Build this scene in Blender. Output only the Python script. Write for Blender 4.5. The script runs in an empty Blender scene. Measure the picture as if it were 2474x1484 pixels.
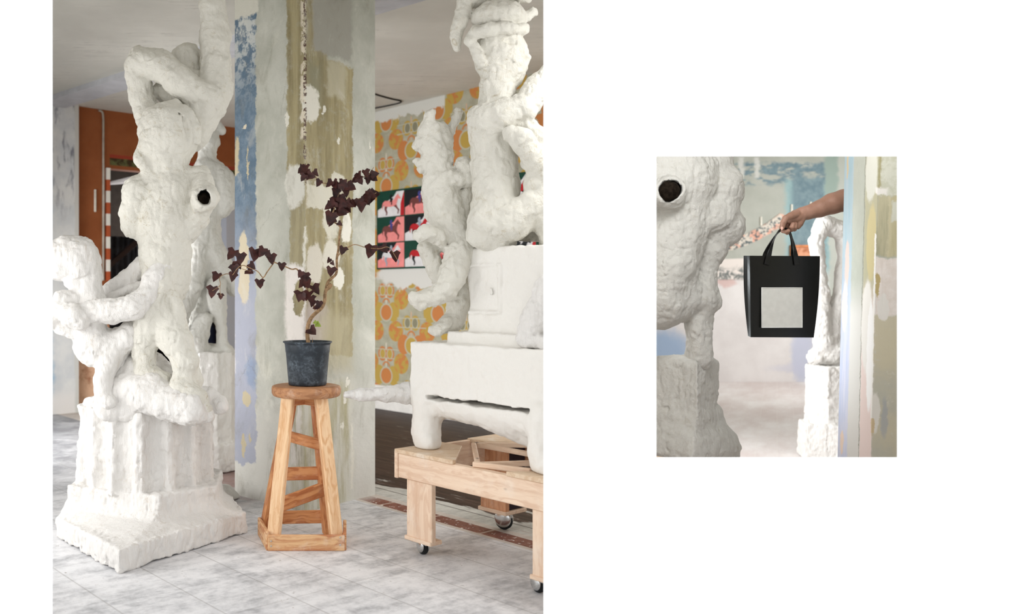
import bpy, bmesh, math, random
import numpy as np
from mathutils import Vector, Matrix

# ------------------------------------------------------------------ frame, camera, light, exposure
F, CX, CY, EYE = 2120.0, 720.0, 710.0, 1.167      # focal length (px), principal point (px), eye height (m)
scn = bpy.context.scene
col = scn.collection

cam_d = bpy.data.cameras.new('camera'); cam = bpy.data.objects.new('camera', cam_d); col.objects.link(cam)
cam_d.sensor_fit = 'HORIZONTAL'; cam_d.sensor_width = 36.0
cam_d.lens = F / 2474 * 36.0
cam_d.shift_x = (1237 - CX) / 2474.0
cam_d.shift_y = (CY - 742) / 2474.0
cam_d.clip_end = 60
cam_d.dof.use_dof = True; cam_d.dof.focus_distance = 4.1; cam_d.dof.aperture_fstop = 2.1
cam.location = (0, 0, EYE); cam.rotation_euler = (math.pi / 2, 0, 0)
scn.camera = cam

world = bpy.data.worlds.new('white_daylight'); scn.world = world
world.use_nodes = True
world.node_tree.nodes['Background'].inputs[0].default_value = (1.0, 1.0, 1.0, 1)
world.node_tree.nodes['Background'].inputs[1].default_value = 1.16

def area(name, loc, target, sx, sy, power, color=(1, 1, 1), spread=180):
    d = bpy.data.lights.new(name, 'AREA'); d.shape = 'RECTANGLE'; d.size = sx; d.size_y = sy
    d.energy = power; d.color = color; d.spread = math.radians(spread)
    o = bpy.data.objects.new(name, d); col.objects.link(o); o.location = loc
    o.rotation_euler = (Vector(target) - Vector(loc)).to_track_quat('-Z', 'Y').to_euler()
    return o
# area lamps inside the rooms for assumed daylight, no windows built, plus added fills
area('assumed_daylight_left', (-2.85, 3.9, 1.0), (0.2, 4.6, 0.5), 1.9, 1.3, 32, (1.0, 1.0, 1.0), 168)  # lamp inside the hall for assumed left windows; the wall itself is solid
area('assumed_daylight_front', (-1.75, 3.2, 1.0), (-0.6, 4.7, 0.35), 1.4, 1.2, 12, (1.0, 1.0, 1.0), 140)  # lamp behind the margin wall for assumed front windows, none built
area('column_fill', (1.58, 4.98, 1.25), (0.2, 4.8, 1.1), 0.5, 1.4, 9, (1.0, 1.0, 1.0), 130)  # added fill for the column's right face, no window there
area('hall_back_fill', (-3.2, 6.6, 0.8), (0.3, 8.2, 0.45), 2.2, 1.2, 120, (1.0, 1.0, 1.0), 120)  # added fill brightening the back of the hall, not a window
area('far_room_fill', (1.70, 3.2, 2.32), (2.15, 4.4, 1.0), 1.1, 0.6, 22, (1.0, 1.0, 1.0))  # added fill over the small opening for pillar, bag and plaster
area('bag_side_fill', (1.42, 4.22, 1.15), (2.1, 4.0, 1.1), 0.3, 0.8, 1.3, (0.9, 0.97, 1.0), 45)  # added light that gives the bag's side its sheen
area('assumed_daylight_far_room', (1.95, 5.85, 1.6), (4.6, 5.9, 0.9), 1.3, 2.0, 62, (0.97, 0.99, 1.0))  # bare lamp beside the far room for an assumed window, none built
area('far_right_light', (7.4, 9.3, 2.0), (5.6, 11.0, 1.0), 1.6, 1.6, 90, (1.0, 1.0, 1.0))  # added area light aimed at the far wall

scn.view_settings.view_transform = 'Standard'; scn.view_settings.look = 'None'
scn.view_settings.exposure = 0.04; scn.view_settings.gamma = 1.0
scn.view_settings.use_curve_mapping = False
try:
    scn.cycles.use_denoising = True
    scn.cycles.denoiser = 'OPENIMAGEDENOISE'
    scn.cycles.max_bounces = 8; scn.cycles.diffuse_bounces = 5
    scn.cycles.caustics_reflective = False; scn.cycles.caustics_refractive = False
except Exception:
    pass

# ------------------------------------------------------------------ helpers
def P(px, py, Y):
    return Vector(((px - CX) / F * Y, Y, EYE - (py - CY) / F * Y))
def gY(py, z=0.0):
    return (EYE - z) * F / (py - CY)
def G(px, py, z=0.0):
    return P(px, py, gY(py, z))
def on_line(px, p0, d):
    """distance t along p0 + t*d (ground plan) seen at image column px, and its depth"""
    k = (px - CX) / F
    t = (k * p0[1] - p0[0]) / (d[0] - k * d[1])
    return t, p0[1] + t * d[1]
def lin(r, g, b):
    f = lambda c: (c / 255 / 12.92) if c / 255 <= 0.04045 else ((c / 255 + 0.055) / 1.055) ** 2.4
    return (f(r), f(g), f(b), 1)

def props(o, label=None, cat=None, group=None, kind=None):
    if label: o['label'] = label
    if cat: o['category'] = cat
    if group: o['group'] = group
    if kind: o['kind'] = kind
    return o
def thing(name, label, cat, loc=(0, 0, 0), group=None):
    o = bpy.data.objects.new(name, None); col.objects.link(o); o.location = loc
    o.empty_display_size = 0.1
    return props(o, label, cat, group)
def link(name, me, mat=None, parent=None, mats=None):
    o = bpy.data.objects.new(name, me); col.objects.link(o)
    if mat: me.materials.append(mat)
    for m in mats or []: me.materials.append(m)
    if parent:
        o.parent = parent
        o.matrix_parent_inverse = Matrix.Translation(-parent.location)   # every location is given in the room's own frame
    return o
def from_bm(name, bm, mat=None, parent=None, smooth=False, mats=None):
    me = bpy.data.meshes.new(name); bm.normal_update(); bm.to_mesh(me); bm.free()
    if smooth: me.polygons.foreach_set('use_smooth', [True] * len(me.polygons))
    return link(name, me, mat, parent, mats)

def bm_poly_prism(bm, pts, z0, z1, mi=0):
    lo = [bm.verts.new((p[0], p[1], z0)) for p in pts]; hi = [bm.verts.new((p[0], p[1], z1)) for p in pts]
    n = len(pts); fs = []
    for i in range(n):
        fs.append(bm.faces.new((lo[i], lo[(i + 1) % n], hi[(i + 1) % n], hi[i])))
    fs.append(bm.faces.new(list(reversed(lo)))); fs.append(bm.faces.new(hi))
    for f in fs: f.material_index = mi
    return fs
def fix(bm):
    bmesh.ops.recalc_face_normals(bm, faces=bm.faces[:])
def bevel(bm, w, seg=1):
    bmesh.ops.bevel(bm, geom=bm.edges[:], offset=w, segments=seg, profile=0.5, affect='EDGES', clamp_overlap=True)
def bm_box(bm, c, h, R=None, mi=0):
    R = R or Matrix.Identity(3)
    v = [bm.verts.new(Vector(c) + R @ Vector((sx * h[0], sy * h[1], sz * h[2]))) for sx in (-1, 1) for sy in (-1, 1) for sz in (-1, 1)]
    for a in ((0, 1, 3, 2), (4, 6, 7, 5), (0, 4, 5, 1), (2, 3, 7, 6), (0, 2, 6, 4), (1, 5, 7, 3)):
        f = bm.faces.new([v[i] for i in a]); f.material_index = mi
    return v
def frame(xd, up=(0, 0, 1)):
    x = Vector(xd).normalized(); y = Vector(up).cross(x)
    if y.length < 1e-4: y = Vector((0, 1, 0)).cross(x)
    y.normalize(); z = x.cross(y)
    return Matrix((x, y, z)).transposed()
def board(name, a, b, w, t, mat, parent=None, up=(0, 0, 1), bev=0.003, label=None, ext=0.0):
    """a plank from a to b; t is its size along the horizontal normal, w along the other; local X runs along the grain"""
    a, b = Vector(a), Vector(b); d = b - a; L = d.length + 2 * ext
    R = frame(d, up)
    bm = bmesh.new(); bm_box(bm, (0, 0, 0), (L / 2, t / 2, w / 2)); fix(bm)
    if bev: bevel(bm, bev)
    me = bpy.data.meshes.new(name); bm.normal_update(); bm.to_mesh(me); bm.free()
    o = link(name, me, mat, parent)
    m = R.to_4x4(); m.translation = (a + b) / 2
    o.matrix_basis = m
    if label: o['label'] = label
    return o
def bm_plate(bm, pts, dv):
    """a flat piece with the outline pts and the thickness vector dv"""
    a = [bm.verts.new(p) for p in pts]; b = [bm.verts.new(Vector(p) + Vector(dv)) for p in pts]; n = len(a)
    bm.faces.new(a); bm.faces.new(list(reversed(b)))
    for i in range(n): bm.faces.new((a[(i + 1) % n], a[i], b[i], b[(i + 1) % n]))
    fix(bm)
def tube_bm(bm, pts, rad, n=8, cap=True, mi=0):
    pts = [Vector(p) for p in pts]; N = len(pts)
    rad = rad if isinstance(rad, (list, tuple)) else [rad] * N
    rings = []; prev = None
    for i, p in enumerate(pts):
        t = (pts[min(i + 1, N - 1)] - pts[max(i - 1, 0)])
        t = t.normalized() if t.length > 1e-9 else Vector((0, 0, 1))
        if prev is None:
            x = t.orthogonal().normalized()
        else:
            x = (prev - t * prev.dot(t)); x = x.normalized() if x.length > 1e-6 else t.orthogonal().normalized()
        prev = x; y = t.cross(x)
        rings.append([bm.verts.new(p + (x * math.cos(2 * math.pi * k / n) + y * math.sin(2 * math.pi * k / n)) * rad[i]) for k in range(n)])
    for i in range(N - 1):
        for k in range(n):
            f = bm.faces.new((rings[i][k], rings[i][(k + 1) % n], rings[i + 1][(k + 1) % n], rings[i + 1][k])); f.material_index = mi; f.smooth = True
    if cap:
        bm.faces.new(list(reversed(rings[0]))).material_index = mi; bm.faces.new(rings[-1]).material_index = mi
def spline(pts, sub=6):
    pts = [Vector(p) for p in pts]; out = []
    for i in range(len(pts) - 1):
        p0 = pts[max(i - 1, 0)]; p1 = pts[i]; p2 = pts[i + 1]; p3 = pts[min(i + 2, len(pts) - 1)]
        for s in range(sub):
            t = s / sub
            out.append(0.5 * ((2 * p1) + (p2 - p0) * t + (2 * p0 - 5 * p1 + 4 * p2 - p3) * t * t + (3 * p1 - p0 - 3 * p2 + p3) * t ** 3))
    out.append(pts[-1]); return out
def lathe_bm(bm, prof, c, n=48, mi=0):
    """prof: (radius, z) from one pole to the other"""
    rings = []
    for r, z in prof:
        if r < 1e-6: rings.append([bm.verts.new((c[0], c[1], c[2] + z))])
        else: rings.append([bm.verts.new((c[0] + r * math.cos(2 * math.pi * k / n), c[1] + r * math.sin(2 * math.pi * k / n), c[2] + z)) for k in range(n)])
    for a, b in zip(rings[:-1], rings[1:]):
        for k in range(n):
            q = [a[k % len(a)], a[(k + 1) % n % len(a)], b[(k + 1) % n % len(b)], b[k % len(b)]]
            q = list(dict.fromkeys(q))
            if len(q) >= 3: bm.faces.new(q).material_index = mi

# ------------------------------------------------------------------ node materials
class M:
    def __init__(s, name, rough=0.8, spec=0.3):
        s.mat = bpy.data.materials.new(name); s.mat.use_nodes = True
        s.nt = s.mat.node_tree; s.N = s.nt.nodes; s.L = s.nt.links
        s.b = s.N['Principled BSDF']; s.b.inputs['Roughness'].default_value = rough
        s.b.inputs['Specular IOR Level'].default_value = spec
    def put(s, sock, v):
        if isinstance(v, bpy.types.NodeSocket): s.L.new(v, sock)
        elif v is not None: sock.default_value = v
    def m(s, op, a, b=None, c=None, clamp=False):
        n = s.N.new('ShaderNodeMath'); n.operation = op; n.use_clamp = clamp
        for i, v in enumerate((a, b, c)):
            if v is not None: s.put(n.inputs[i], v)
        return n.outputs[0]
    def coord(s, kind='Object'):
        return s.N.new('ShaderNodeTexCoord').outputs[kind]
    def sep(s, v):
        n = s.N.new('ShaderNodeSeparateXYZ'); s.L.new(v, n.inputs[0]); return n.outputs
    def xyz(s, x, y, z=0.0):
        n = s.N.new('ShaderNodeCombineXYZ'); s.put(n.inputs[0], x); s.put(n.inputs[1], y); s.put(n.inputs[2], z); return n.outputs[0]
    def scale(s, v, k):
        n = s.N.new('ShaderNodeVectorMath'); n.operation = 'MULTIPLY'; s.L.new(v, n.inputs[0]); n.inputs[1].default_value = k; return n.outputs[0]
    def noise(s, v, scale=5, detail=4, rough=0.6, dist=0.0, out='Fac'):
        n = s.N.new('ShaderNodeTexNoise'); s.L.new(v, n.inputs['Vector'])
        n.inputs['Scale'].default_value = scale; n.inputs['Detail'].default_value = detail
        n.inputs['Roughness'].default_value = rough; n.inputs['Distortion'].default_value = dist
        return n.outputs[out]
    def ramp(s, v, a, b, lo=0.0, hi=1.0):
        n = s.N.new('ShaderNodeMapRange'); n.interpolation_type = 'SMOOTHSTEP'; n.clamp = True
        s.put(n.inputs[0], v); n.inputs[1].default_value = a; n.inputs[2].default_value = b
        n.inputs[3].default_value = lo; n.inputs[4].default_value = hi
        return n.outputs[0]
    def mix(s, fac, a, b):
        n = s.N.new('ShaderNodeMix'); n.data_type = 'RGBA'; n.clamp_factor = True
        s.put(n.inputs[0], fac); s.put(n.inputs[6], a); s.put(n.inputs[7], b); return n.outputs[2]
    def ell(s, x, y, cx, cy, rx, ry, soft=0.15):
        dx = s.m('DIVIDE', s.m('SUBTRACT', x, cx), rx); dy = s.m('DIVIDE', s.m('SUBTRACT', y, cy), ry)
        d = s.m('ADD', s.m('MULTIPLY', dx, dx), s.m('MULTIPLY', dy, dy))
        return s.ramp(d, (1 + soft) ** 2, (1 - soft) ** 2)
    def rect(s, x, y, x0, x1, y0, y1, soft=0.004):
        dx = s.m('SUBTRACT', s.m('ABSOLUTE', s.m('SUBTRACT', x, (x0 + x1) / 2)), abs(x1 - x0) / 2)
        dy = s.m('SUBTRACT', s.m('ABSOLUTE', s.m('SUBTRACT', y, (y0 + y1) / 2)), abs(y1 - y0) / 2)
        return s.ramp(s.m('MAXIMUM', dx, dy), soft, -soft)
    def mul(s, a, b): return s.m('MULTIPLY', a, b, clamp=True)
    def bump(s, h, strength=0.3, dist=0.01):
        n = s.N.new('ShaderNodeBump'); s.L.new(h, n.inputs['Height']); n.inputs['Strength'].default_value = strength
        n.inputs['Distance'].default_value = dist; s.L.new(n.outputs[0], s.b.inputs['Normal'])
    def done(s, c):
        s.put(s.b.inputs['Base Color'], c); return s.mat

def flat(name, c, rough=0.7, spec=0.3, metal=0.0, var=0.12, scale=12):
    m = M(name, rough, spec); m.b.inputs['Metallic'].default_value = metal
    n = m.noise(m.coord(), scale, 4)
    d = tuple(x * (1 - var * 1.6) for x in c[:3]) + (1,); e = tuple(min(1, x * (1 + var)) for x in c[:3]) + (1,)
    return m.done(m.mix(m.ramp(n, 0.3, 0.7), d, e))

def mat_plaster(name, base, dirt, amount=0.35, fine=1.0, stroke=(1, 1, 1)):
    m = M(name, 0.78, 0.22); co = m.coord()
    st = m.scale(co, stroke)
    n1 = m.noise(st, 26, 8, 0.7, 0.9); n2 = m.noise(co, 5, 3); n3 = m.noise(st, 85, 4, 0.65, 0.5); n4 = m.noise(m.scale(st, (1, 1, 0.35)), 34, 5, 0.7, 1.2)
    ridge = m.m('SUBTRACT', 1.0, m.m('MULTIPLY', m.m('ABSOLUTE', m.m('SUBTRACT', n4, 0.5)), 5.0), clamp=True)
    d = m.mul(m.ramp(n1, 0.53, 0.72), m.ramp(n2, 0.38, 0.6))
    c = m.mix(m.mul(d, amount), base, dirt)
    hair = m.mul(m.ramp(m.m('ABSOLUTE', m.m('SUBTRACT', m.noise(co, 17, 3, 0.55, 1.5), 0.5)), 0.010, 0.0), m.ramp(n2, 0.5, 0.66))
    c = m.mix(m.mul(hair, amount), c, dirt)
    h = m.m('ADD', m.m('ADD', n1, m.m('MULTIPLY', n3, 0.45)), m.m('MULTIPLY', ridge, 0.22))
    m.bump(h, 0.55 * fine, 0.016)
    return m.done(c)

def mat_wood(name, light, dark, grain=1.0, dust=0.0, knots=True):
    m = M(name, 0.6, 0.3); co = m.coord(); s = m.sep(co)
    oi = m.N.new('ShaderNodeObjectInfo'); off = m.m('MULTIPLY', oi.outputs['Random'], 37.0)
    x = m.m('ADD', s[0], off); y = m.m('ADD', s[1], off); z = m.m('ADD', s[2], off)
    warp = m.noise(m.xyz(m.m('MULTIPLY', x, 3.0), m.m('MULTIPLY', y, 9), m.m('MULTIPLY', z, 9)), 1.0, 3)
    g = m.noise(m.xyz(m.m('MULTIPLY', x, 1.4), m.m('ADD', m.m('MULTIPLY', y, 45), m.m('MULTIPLY', warp, 9)), m.m('ADD', m.m('MULTIPLY', z, 45), m.m('MULTIPLY', warp, 9))), 1.0, 3, 0.5)
    f = m.noise(m.xyz(m.m('MULTIPLY', x, 6), m.m('MULTIPLY', y, 260), m.m('MULTIPLY', z, 260)), 1.0, 2)
    k = m.ramp(g, 0.38, 0.68)
    fac = m.m('ADD', m.m('MULTIPLY', k, 0.75 * grain), m.m('MULTIPLY', m.ramp(f, 0.4, 0.7), 0.2))
    c = m.mix(fac, light, dark)
    if knots:
        v = m.N.new('ShaderNodeTexVoronoi'); m.L.new(m.xyz(m.m('MULTIPLY', x, 4.5), m.m('MULTIPLY', y, 9), m.m('MULTIPLY', z, 9)), v.inputs['Vector']); v.inputs['Scale'].default_value = 1.0
        c = m.mix(m.ramp(v.outputs['Distance'], 0.10, 0.05), c, tuple(q * 0.35 for q in dark[:3]) + (1,))
    if dust:
        dn = m.noise(co, 9, 5, 0.7); c = m.mix(m.mul(m.ramp(dn, 0.5, 0.75), dust), c, lin(232, 226, 216))
    m.bump(m.m('ADD', g, m.m('MULTIPLY', f, 0.5)), 0.12, 0.004)
    return m.done(c)

PLASTER = mat_plaster('white_plaster', (0.73, 0.71, 0.64, 1), (0.46, 0.39, 0.26, 1), 0.7)
PLASTER_STROKED = mat_plaster('brushed_plaster', (0.80, 0.78, 0.75, 1), (0.54, 0.46, 0.37, 1), 0.55, 1.0, (1.4, 1.4, 0.45))
PLASTER_SMOOTH = mat_plaster('smooth_plaster', (0.79, 0.77, 0.725, 1), (0.60, 0.52, 0.44, 1), 0.2, 0.35)
PLASTER_GREY = mat_plaster('grey_plaster', (0.66, 0.65, 0.61, 1), (0.42, 0.38, 0.29, 1), 0.4, 0.9)

# ------------------------------------------------------------------ sculpted solids: blended volumes, meshed by surface nets
class Solid:
    def __init__(s, lo, hi, vox, seed=1):
        s.lo = np.array(lo, float); s.v = vox; s.seed = seed
        s.n = np.maximum(np.ceil((np.array(hi, float) - s.lo) / vox).astype(int) + 1, 4)
        s.f = np.full(s.n, 0.15, np.float32)
    def win(s, lo, hi, pad):
        a = np.clip(np.floor((np.array(lo) - pad - s.lo) / s.v).astype(int), 0, s.n - 1)
        b = np.clip(np.ceil((np.array(hi) + pad - s.lo) / s.v).astype(int) + 1, 1, s.n)
        b = np.maximum(b, a + 1)
        sl = tuple(slice(i, j) for i, j in zip(a, b))
        g = [(s.lo[d] + s.v * np.arange(a[d], b[d])).astype(np.float32) for d in range(3)]
        return sl, g[0][:, None, None], g[1][None, :, None], g[2][None, None, :]
    def put(s, sl, d, k, sub=False):
        f = s.f[sl]
        if sub:
            h = np.maximum(k - np.abs(f + d), 0) / max(k, 1e-6); s.f[sl] = np.maximum(f, -d) + h * h * k / 4
        else:
            h = np.maximum(k - np.abs(f - d), 0) / max(k, 1e-6); s.f[sl] = np.minimum(f, d) - h * h * k / 4
    def cap(s, a, b, ra, rb=None, k=0.03, sub=False):
        a = np.array(a, float); b = np.array(b, float); rb = ra if rb is None else rb; r = max(ra, rb)
        sl, x, y, z = s.win(np.minimum(a, b) - r, np.maximum(a, b) + r, k + 0.04)
        ba = b - a; q = max(float(ba @ ba), 1e-9)
        h = np.clip(((x - a[0]) * ba[0] + (y - a[1]) * ba[1] + (z - a[2]) * ba[2]) / q, 0, 1)
        d = np.sqrt((x - a[0] - h * ba[0]) ** 2 + (y - a[1] - h * ba[1]) ** 2 + (z - a[2] - h * ba[2]) ** 2) - (ra + (rb - ra) * h)
        s.put(sl, d, k, sub)
    def ell(s, c, r, R=None, k=0.03, sub=False):
        c = np.array(c, float); r = np.array(r, float); m = r.max()
        sl, x, y, z = s.win(c - m, c + m, k + 0.04)
        p = [x - c[0], y - c[1], z - c[2]]
        if R is not None:
            R = np.array(R); p = [R[0][i] * p[0] + R[1][i] * p[1] + R[2][i] * p[2] for i in range(3)]
        k0 = np.sqrt(sum((p[i] / r[i]) ** 2 for i in range(3))); k1 = np.sqrt(sum((p[i] / r[i] ** 2) ** 2 for i in range(3)))
        s.put(sl, k0 * (k0 - 1) / np.maximum(k1, 1e-6), k, sub)
    def box(s, c, h, R=None, rnd=0.01, k=0.02, sub=False):
        c = np.array(c, float); h = np.array(h, float); m = np.linalg.norm(h)
        sl, x, y, z = s.win(c - m, c + m, k + 0.03)
        p = [x - c[0], y - c[1], z - c[2]]
        if R is not None:
            R = np.array(R); p = [R[0][i] * p[0] + R[1][i] * p[1] + R[2][i] * p[2] for i in range(3)]
        q = [np.abs(p[i]) - h[i] + rnd for i in range(3)]
        d = np.sqrt(sum(np.maximum(t, 0) ** 2 for t in q)) + np.minimum(np.maximum(q[0], np.maximum(q[1], q[2])), 0) - rnd
        s.put(sl, d, k, sub)
    def loft(s, levels, k=0.01, rnd=0.01):
        """levels: (z, polygon) from the bottom up; polygons of equal length, blended between the levels"""
        allp = np.concatenate([np.array(p) for _, p in levels])
        lo = [*allp.min(0), levels[0][0]]; hi = [*allp.max(0), levels[-1][0]]
        sl, x, y, z = s.win(lo, hi, 0.06)
        X, Y = np.broadcast_arrays(x[:, :, 0], y[:, :, 0]); zs = z.ravel(); out = np.empty((X.shape[0], X.shape[1], len(zs)), np.float32)
        cache = {}
        for i, zz in enumerate(zs):
            zc = min(max(zz, levels[0][0]), levels[-1][0])
            j = max(q for q in range(len(levels) - 1) if levels[q][0] <= zc + 1e-9)
            t = (zc - levels[j][0]) / max(levels[j + 1][0] - levels[j][0], 1e-9)
            same = levels[j][1] is levels[j + 1][1]
            key = (j, 0 if same else round(t, 4))
            if key not in cache:
                pg = np.array(levels[j][1]) * (1 - t) + np.array(levels[j + 1][1]) * t
                D = np.full(X.shape, 1e9); ins = np.zeros(X.shape, bool)
                for q in range(len(pg)):
                    a = pg[q]; b = pg[(q + 1) % len(pg)]; e = b - a
                    h = np.clip(((X - a[0]) * e[0] + (Y - a[1]) * e[1]) / max(e @ e, 1e-12), 0, 1)
                    D = np.minimum(D, (X - a[0] - h * e[0]) ** 2 + (Y - a[1] - h * e[1]) ** 2)
                    c = ((a[1] > Y) != (b[1] > Y)) & (X < (b[0] - a[0]) * (Y - a[1]) / (b[1] - a[1] + 1e-12) + a[0])
                    ins ^= c
                cache = {key: np.where(ins, -np.sqrt(D), np.sqrt(D))}
            out[:, :, i] = cache[key]
        zd = np.maximum(levels[0][0] - z, z - levels[-1][0])
        q0 = out + rnd; q1 = zd + rnd
        d = np.sqrt(np.maximum(q0, 0) ** 2 + np.maximum(q1, 0) ** 2) + np.minimum(np.maximum(q0, q1), 0) - rnd
        s.put(sl, d.astype(np.float32), k)
    def rough(s, amp, cell, seed=0, aniso=(1, 1, 1), crease=False):
        rng = np.random.default_rng(s.seed * 101 + seed)
        g = None; ax = []
        dims = [int(s.n[d] * s.v / (cell * aniso[d])) + 3 for d in range(3)]
        g = rng.uniform(-1, 1, dims).astype(np.float32)
        for d in range(3):
            u = np.arange(s.n[d]) * s.v / (cell * aniso[d]); i = u.astype(int); t = (u - i).astype(np.float32); t = t * t * (3 - 2 * t)
            sh = [1, 1, 1]; sh[d] = -1; t = t.reshape(sh)
            g = np.take(g, i, d) * (1 - t) + np.take(g, i + 1, d) * t
        s.f += amp * np.clip(1 - np.abs(g) * 4.0, 0, 1) if crease else amp * g
    def torn(s, k=1.0, seed=50):
        """the hand-smeared surface: lumps, short strokes and thin creases"""
        s.rough(0.0012 * k, 0.034, seed + 1); s.rough(0.0028 * k, 0.015, seed + 2, (1.0, 1.0, 1.3)); s.rough(0.0026 * k, 0.027, seed + 5, (0.8, 1, 1.3), True); s.rough(0.0042 * k, 0.05, seed + 3, (0.85, 0.85, 1.35), True); s.rough(0.0014 * k, 0.010, seed + 4)
    def mesh(s, name, mat, parent=None, smooth=True):
        f = s.f.copy()
        for d in range(3):                      # close the volume at its walls
            i = [slice(None)] * 3; i[d] = 0; f[tuple(i)] = np.maximum(f[tuple(i)], 0.001); i[d] = -1; f[tuple(i)] = np.maximum(f[tuple(i)], 0.001)
        ins = f < 0
        cnt = sum(ins[i:ins.shape[0] - 1 + i, j:ins.shape[1] - 1 + j, l:ins.shape[2] - 1 + l].astype(np.int8) for i in (0, 1) for j in (0, 1) for l in (0, 1))
        act = (cnt > 0) & (cnt < 8); idx = np.argwhere(act); vid = np.full(act.shape, -1, np.int32); vid[act] = np.arange(len(idx))
        acc = np.zeros((len(idx), 3)); num = np.zeros(len(idx))
        C = [(i, j, l) for i in (0, 1) for j in (0, 1) for l in (0, 1)]
        val = {c: f[idx[:, 0] + c[0], idx[:, 1] + c[1], idx[:, 2] + c[2]] for c in C}
        for c in C:
            for d in range(3):
                if c[d] == 0:
                    e = list(c); e[d] = 1; e = tuple(e); a = val[c]; b = val[e]; cr = (a < 0) != (b < 0)
                    t = np.where(cr, a / np.where(cr, a - b, 1), 0); p = np.tile(np.array(c, float), (len(idx), 1)); p[:, d] = t
                    acc[cr] += p[cr]; num[cr] += 1
        verts = s.lo + (idx + acc / num[:, None]) * s.v
        quads = []
        for d in range(3):
            o1, o2 = [(1, 2), (2, 0), (0, 1)][d]
            A = ins; sl0 = [slice(None)] * 3; sl1 = [slice(None)] * 3; sl0[d] = slice(0, -1); sl1[d] = slice(1, None)
            cr = A[tuple(sl0)] != A[tuple(sl1)]
            e = np.argwhere(cr); e = e[(e[:, o1] > 0) & (e[:, o2] > 0) & (e[:, o1] < s.n[o1] - 1) & (e[:, o2] < s.n[o2] - 1)]
            ins0 = ins[tuple(e.T)]
            def cell(a, b):
                q = e.copy(); q[:, o1] -= a; q[:, o2] -= b; return vid[tuple(q.T)]
            q = np.stack([cell(1, 1), cell(0, 1), cell(0, 0), cell(1, 0)], 1)
            q[~ins0] = q[~ins0][:, ::-1]
            quads.append(q)
        quads = np.concatenate(quads); quads = quads[(quads >= 0).all(1)]
        me = bpy.data.meshes.new(name)
        me.vertices.add(len(verts)); me.vertices.foreach_set('co', verts.astype(np.float32).ravel())
        me.loops.add(quads.size); me.loops.foreach_set('vertex_index', quads.astype(np.int32).ravel())
        me.polygons.add(len(quads)); me.polygons.foreach_set('loop_start', np.arange(0, quads.size, 4, dtype=np.int32))
        me.polygons.foreach_set('use_smooth', np.full(len(quads), smooth))
        me.update(calc_edges=True); me.validate()
        return link(name, me, mat, parent)

class Figure(Solid):
    soft = 0.38
    """a Solid worked in (column, row, depth, radius) of the view; each point becomes a place in the room"""
    def __init__(s, y0, y1, px, py, vox, seed=1):
        a = [P(px[i], py[j], y) for i in (0, 1) for j in (0, 1) for y in (y0, y1)]
        lo = [min(v[d] for v in a) for d in range(3)]; hi = [max(v[d] for v in a) for d in range(3)]
        lo[2] = max(lo[2], -0.01 + 0.0)
        super().__init__(lo, hi, vox, seed)
    def limb(s, *pts, k=18, sub=False):
        for a, b in zip(pts[:-1], pts[1:]):
            s.cap(P(*a[:3]), P(*b[:3]), a[3] * a[2] / F, b[3] * b[2] / F, k * s.soft * a[2] / F, sub)
    def blob(s, px, py, Y, rx, ry, ryd=None, tilt=0, k=18, sub=False):
        u = Y / F; R = None
        if tilt:
            R = Matrix.Rotation(math.radians(tilt), 3, 'Y')
        s.ell(P(px, py, Y), (rx * u, (ryd or rx) * u, ry * u), R, k * s.soft * u, sub)

# ------------------------------------------------------------------ the setting
CEIL = 3.027
U = (-0.602, 0.799); V = (0.799, 0.602)            # the hall's two wall directions in plan
WL0 = (-2.187, 8.70); WR0 = (0.777, 9.0)           # a point of the orange wall and of the papered wall
def W(p0, d, t, z, off=0.0):                       # a point of a wall, off metres in front of it
    n = Vector((d[1], -d[0], 0)); n = n if n.y < 0 else -n
    return Vector((p0[0] + d[0] * t, p0[1] + d[1] * t, z)) + n * off
def wall_bm(bm, p0, d, t0, t1, z0, z1, thick=0.12, off=0.0):
    uv = bm.loops.layers.uv.verify()
    vs = [[[bm.verts.new(W(p0, d, t, z, o)) for z in (z0, z1)] for t in (t0, t1)] for o in (off, off - thick)]
    f = []
    for a in (((0,0,0),(0,1,0),(0,1,1),(0,0,1)), ((1,0,0),(1,0,1),(1,1,1),(1,1,0)), ((0,0,0),(0,0,1),(1,0,1),(1,0,0)),
              ((0,1,0),(1,1,0),(1,1,1),(0,1,1)), ((0,0,0),(1,0,0),(1,1,0),(0,1,0)), ((0,0,1),(0,1,1),(1,1,1),(1,0,1))):
        f.append(bm.faces.new([vs[i][j][k] for i, j, k in a]))
    for q in f:
        for l in q.loops:
            l[uv].uv = ((l.vert.co.x - p0[0]) * d[0] + (l.vert.co.y - p0[1]) * d[1], l.vert.co.z)
    fix(bm)
def struct(name, bm, mat, label=None):
    o = from_bm(name, bm, mat); return props(o, label, None, None, 'structure')

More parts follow.
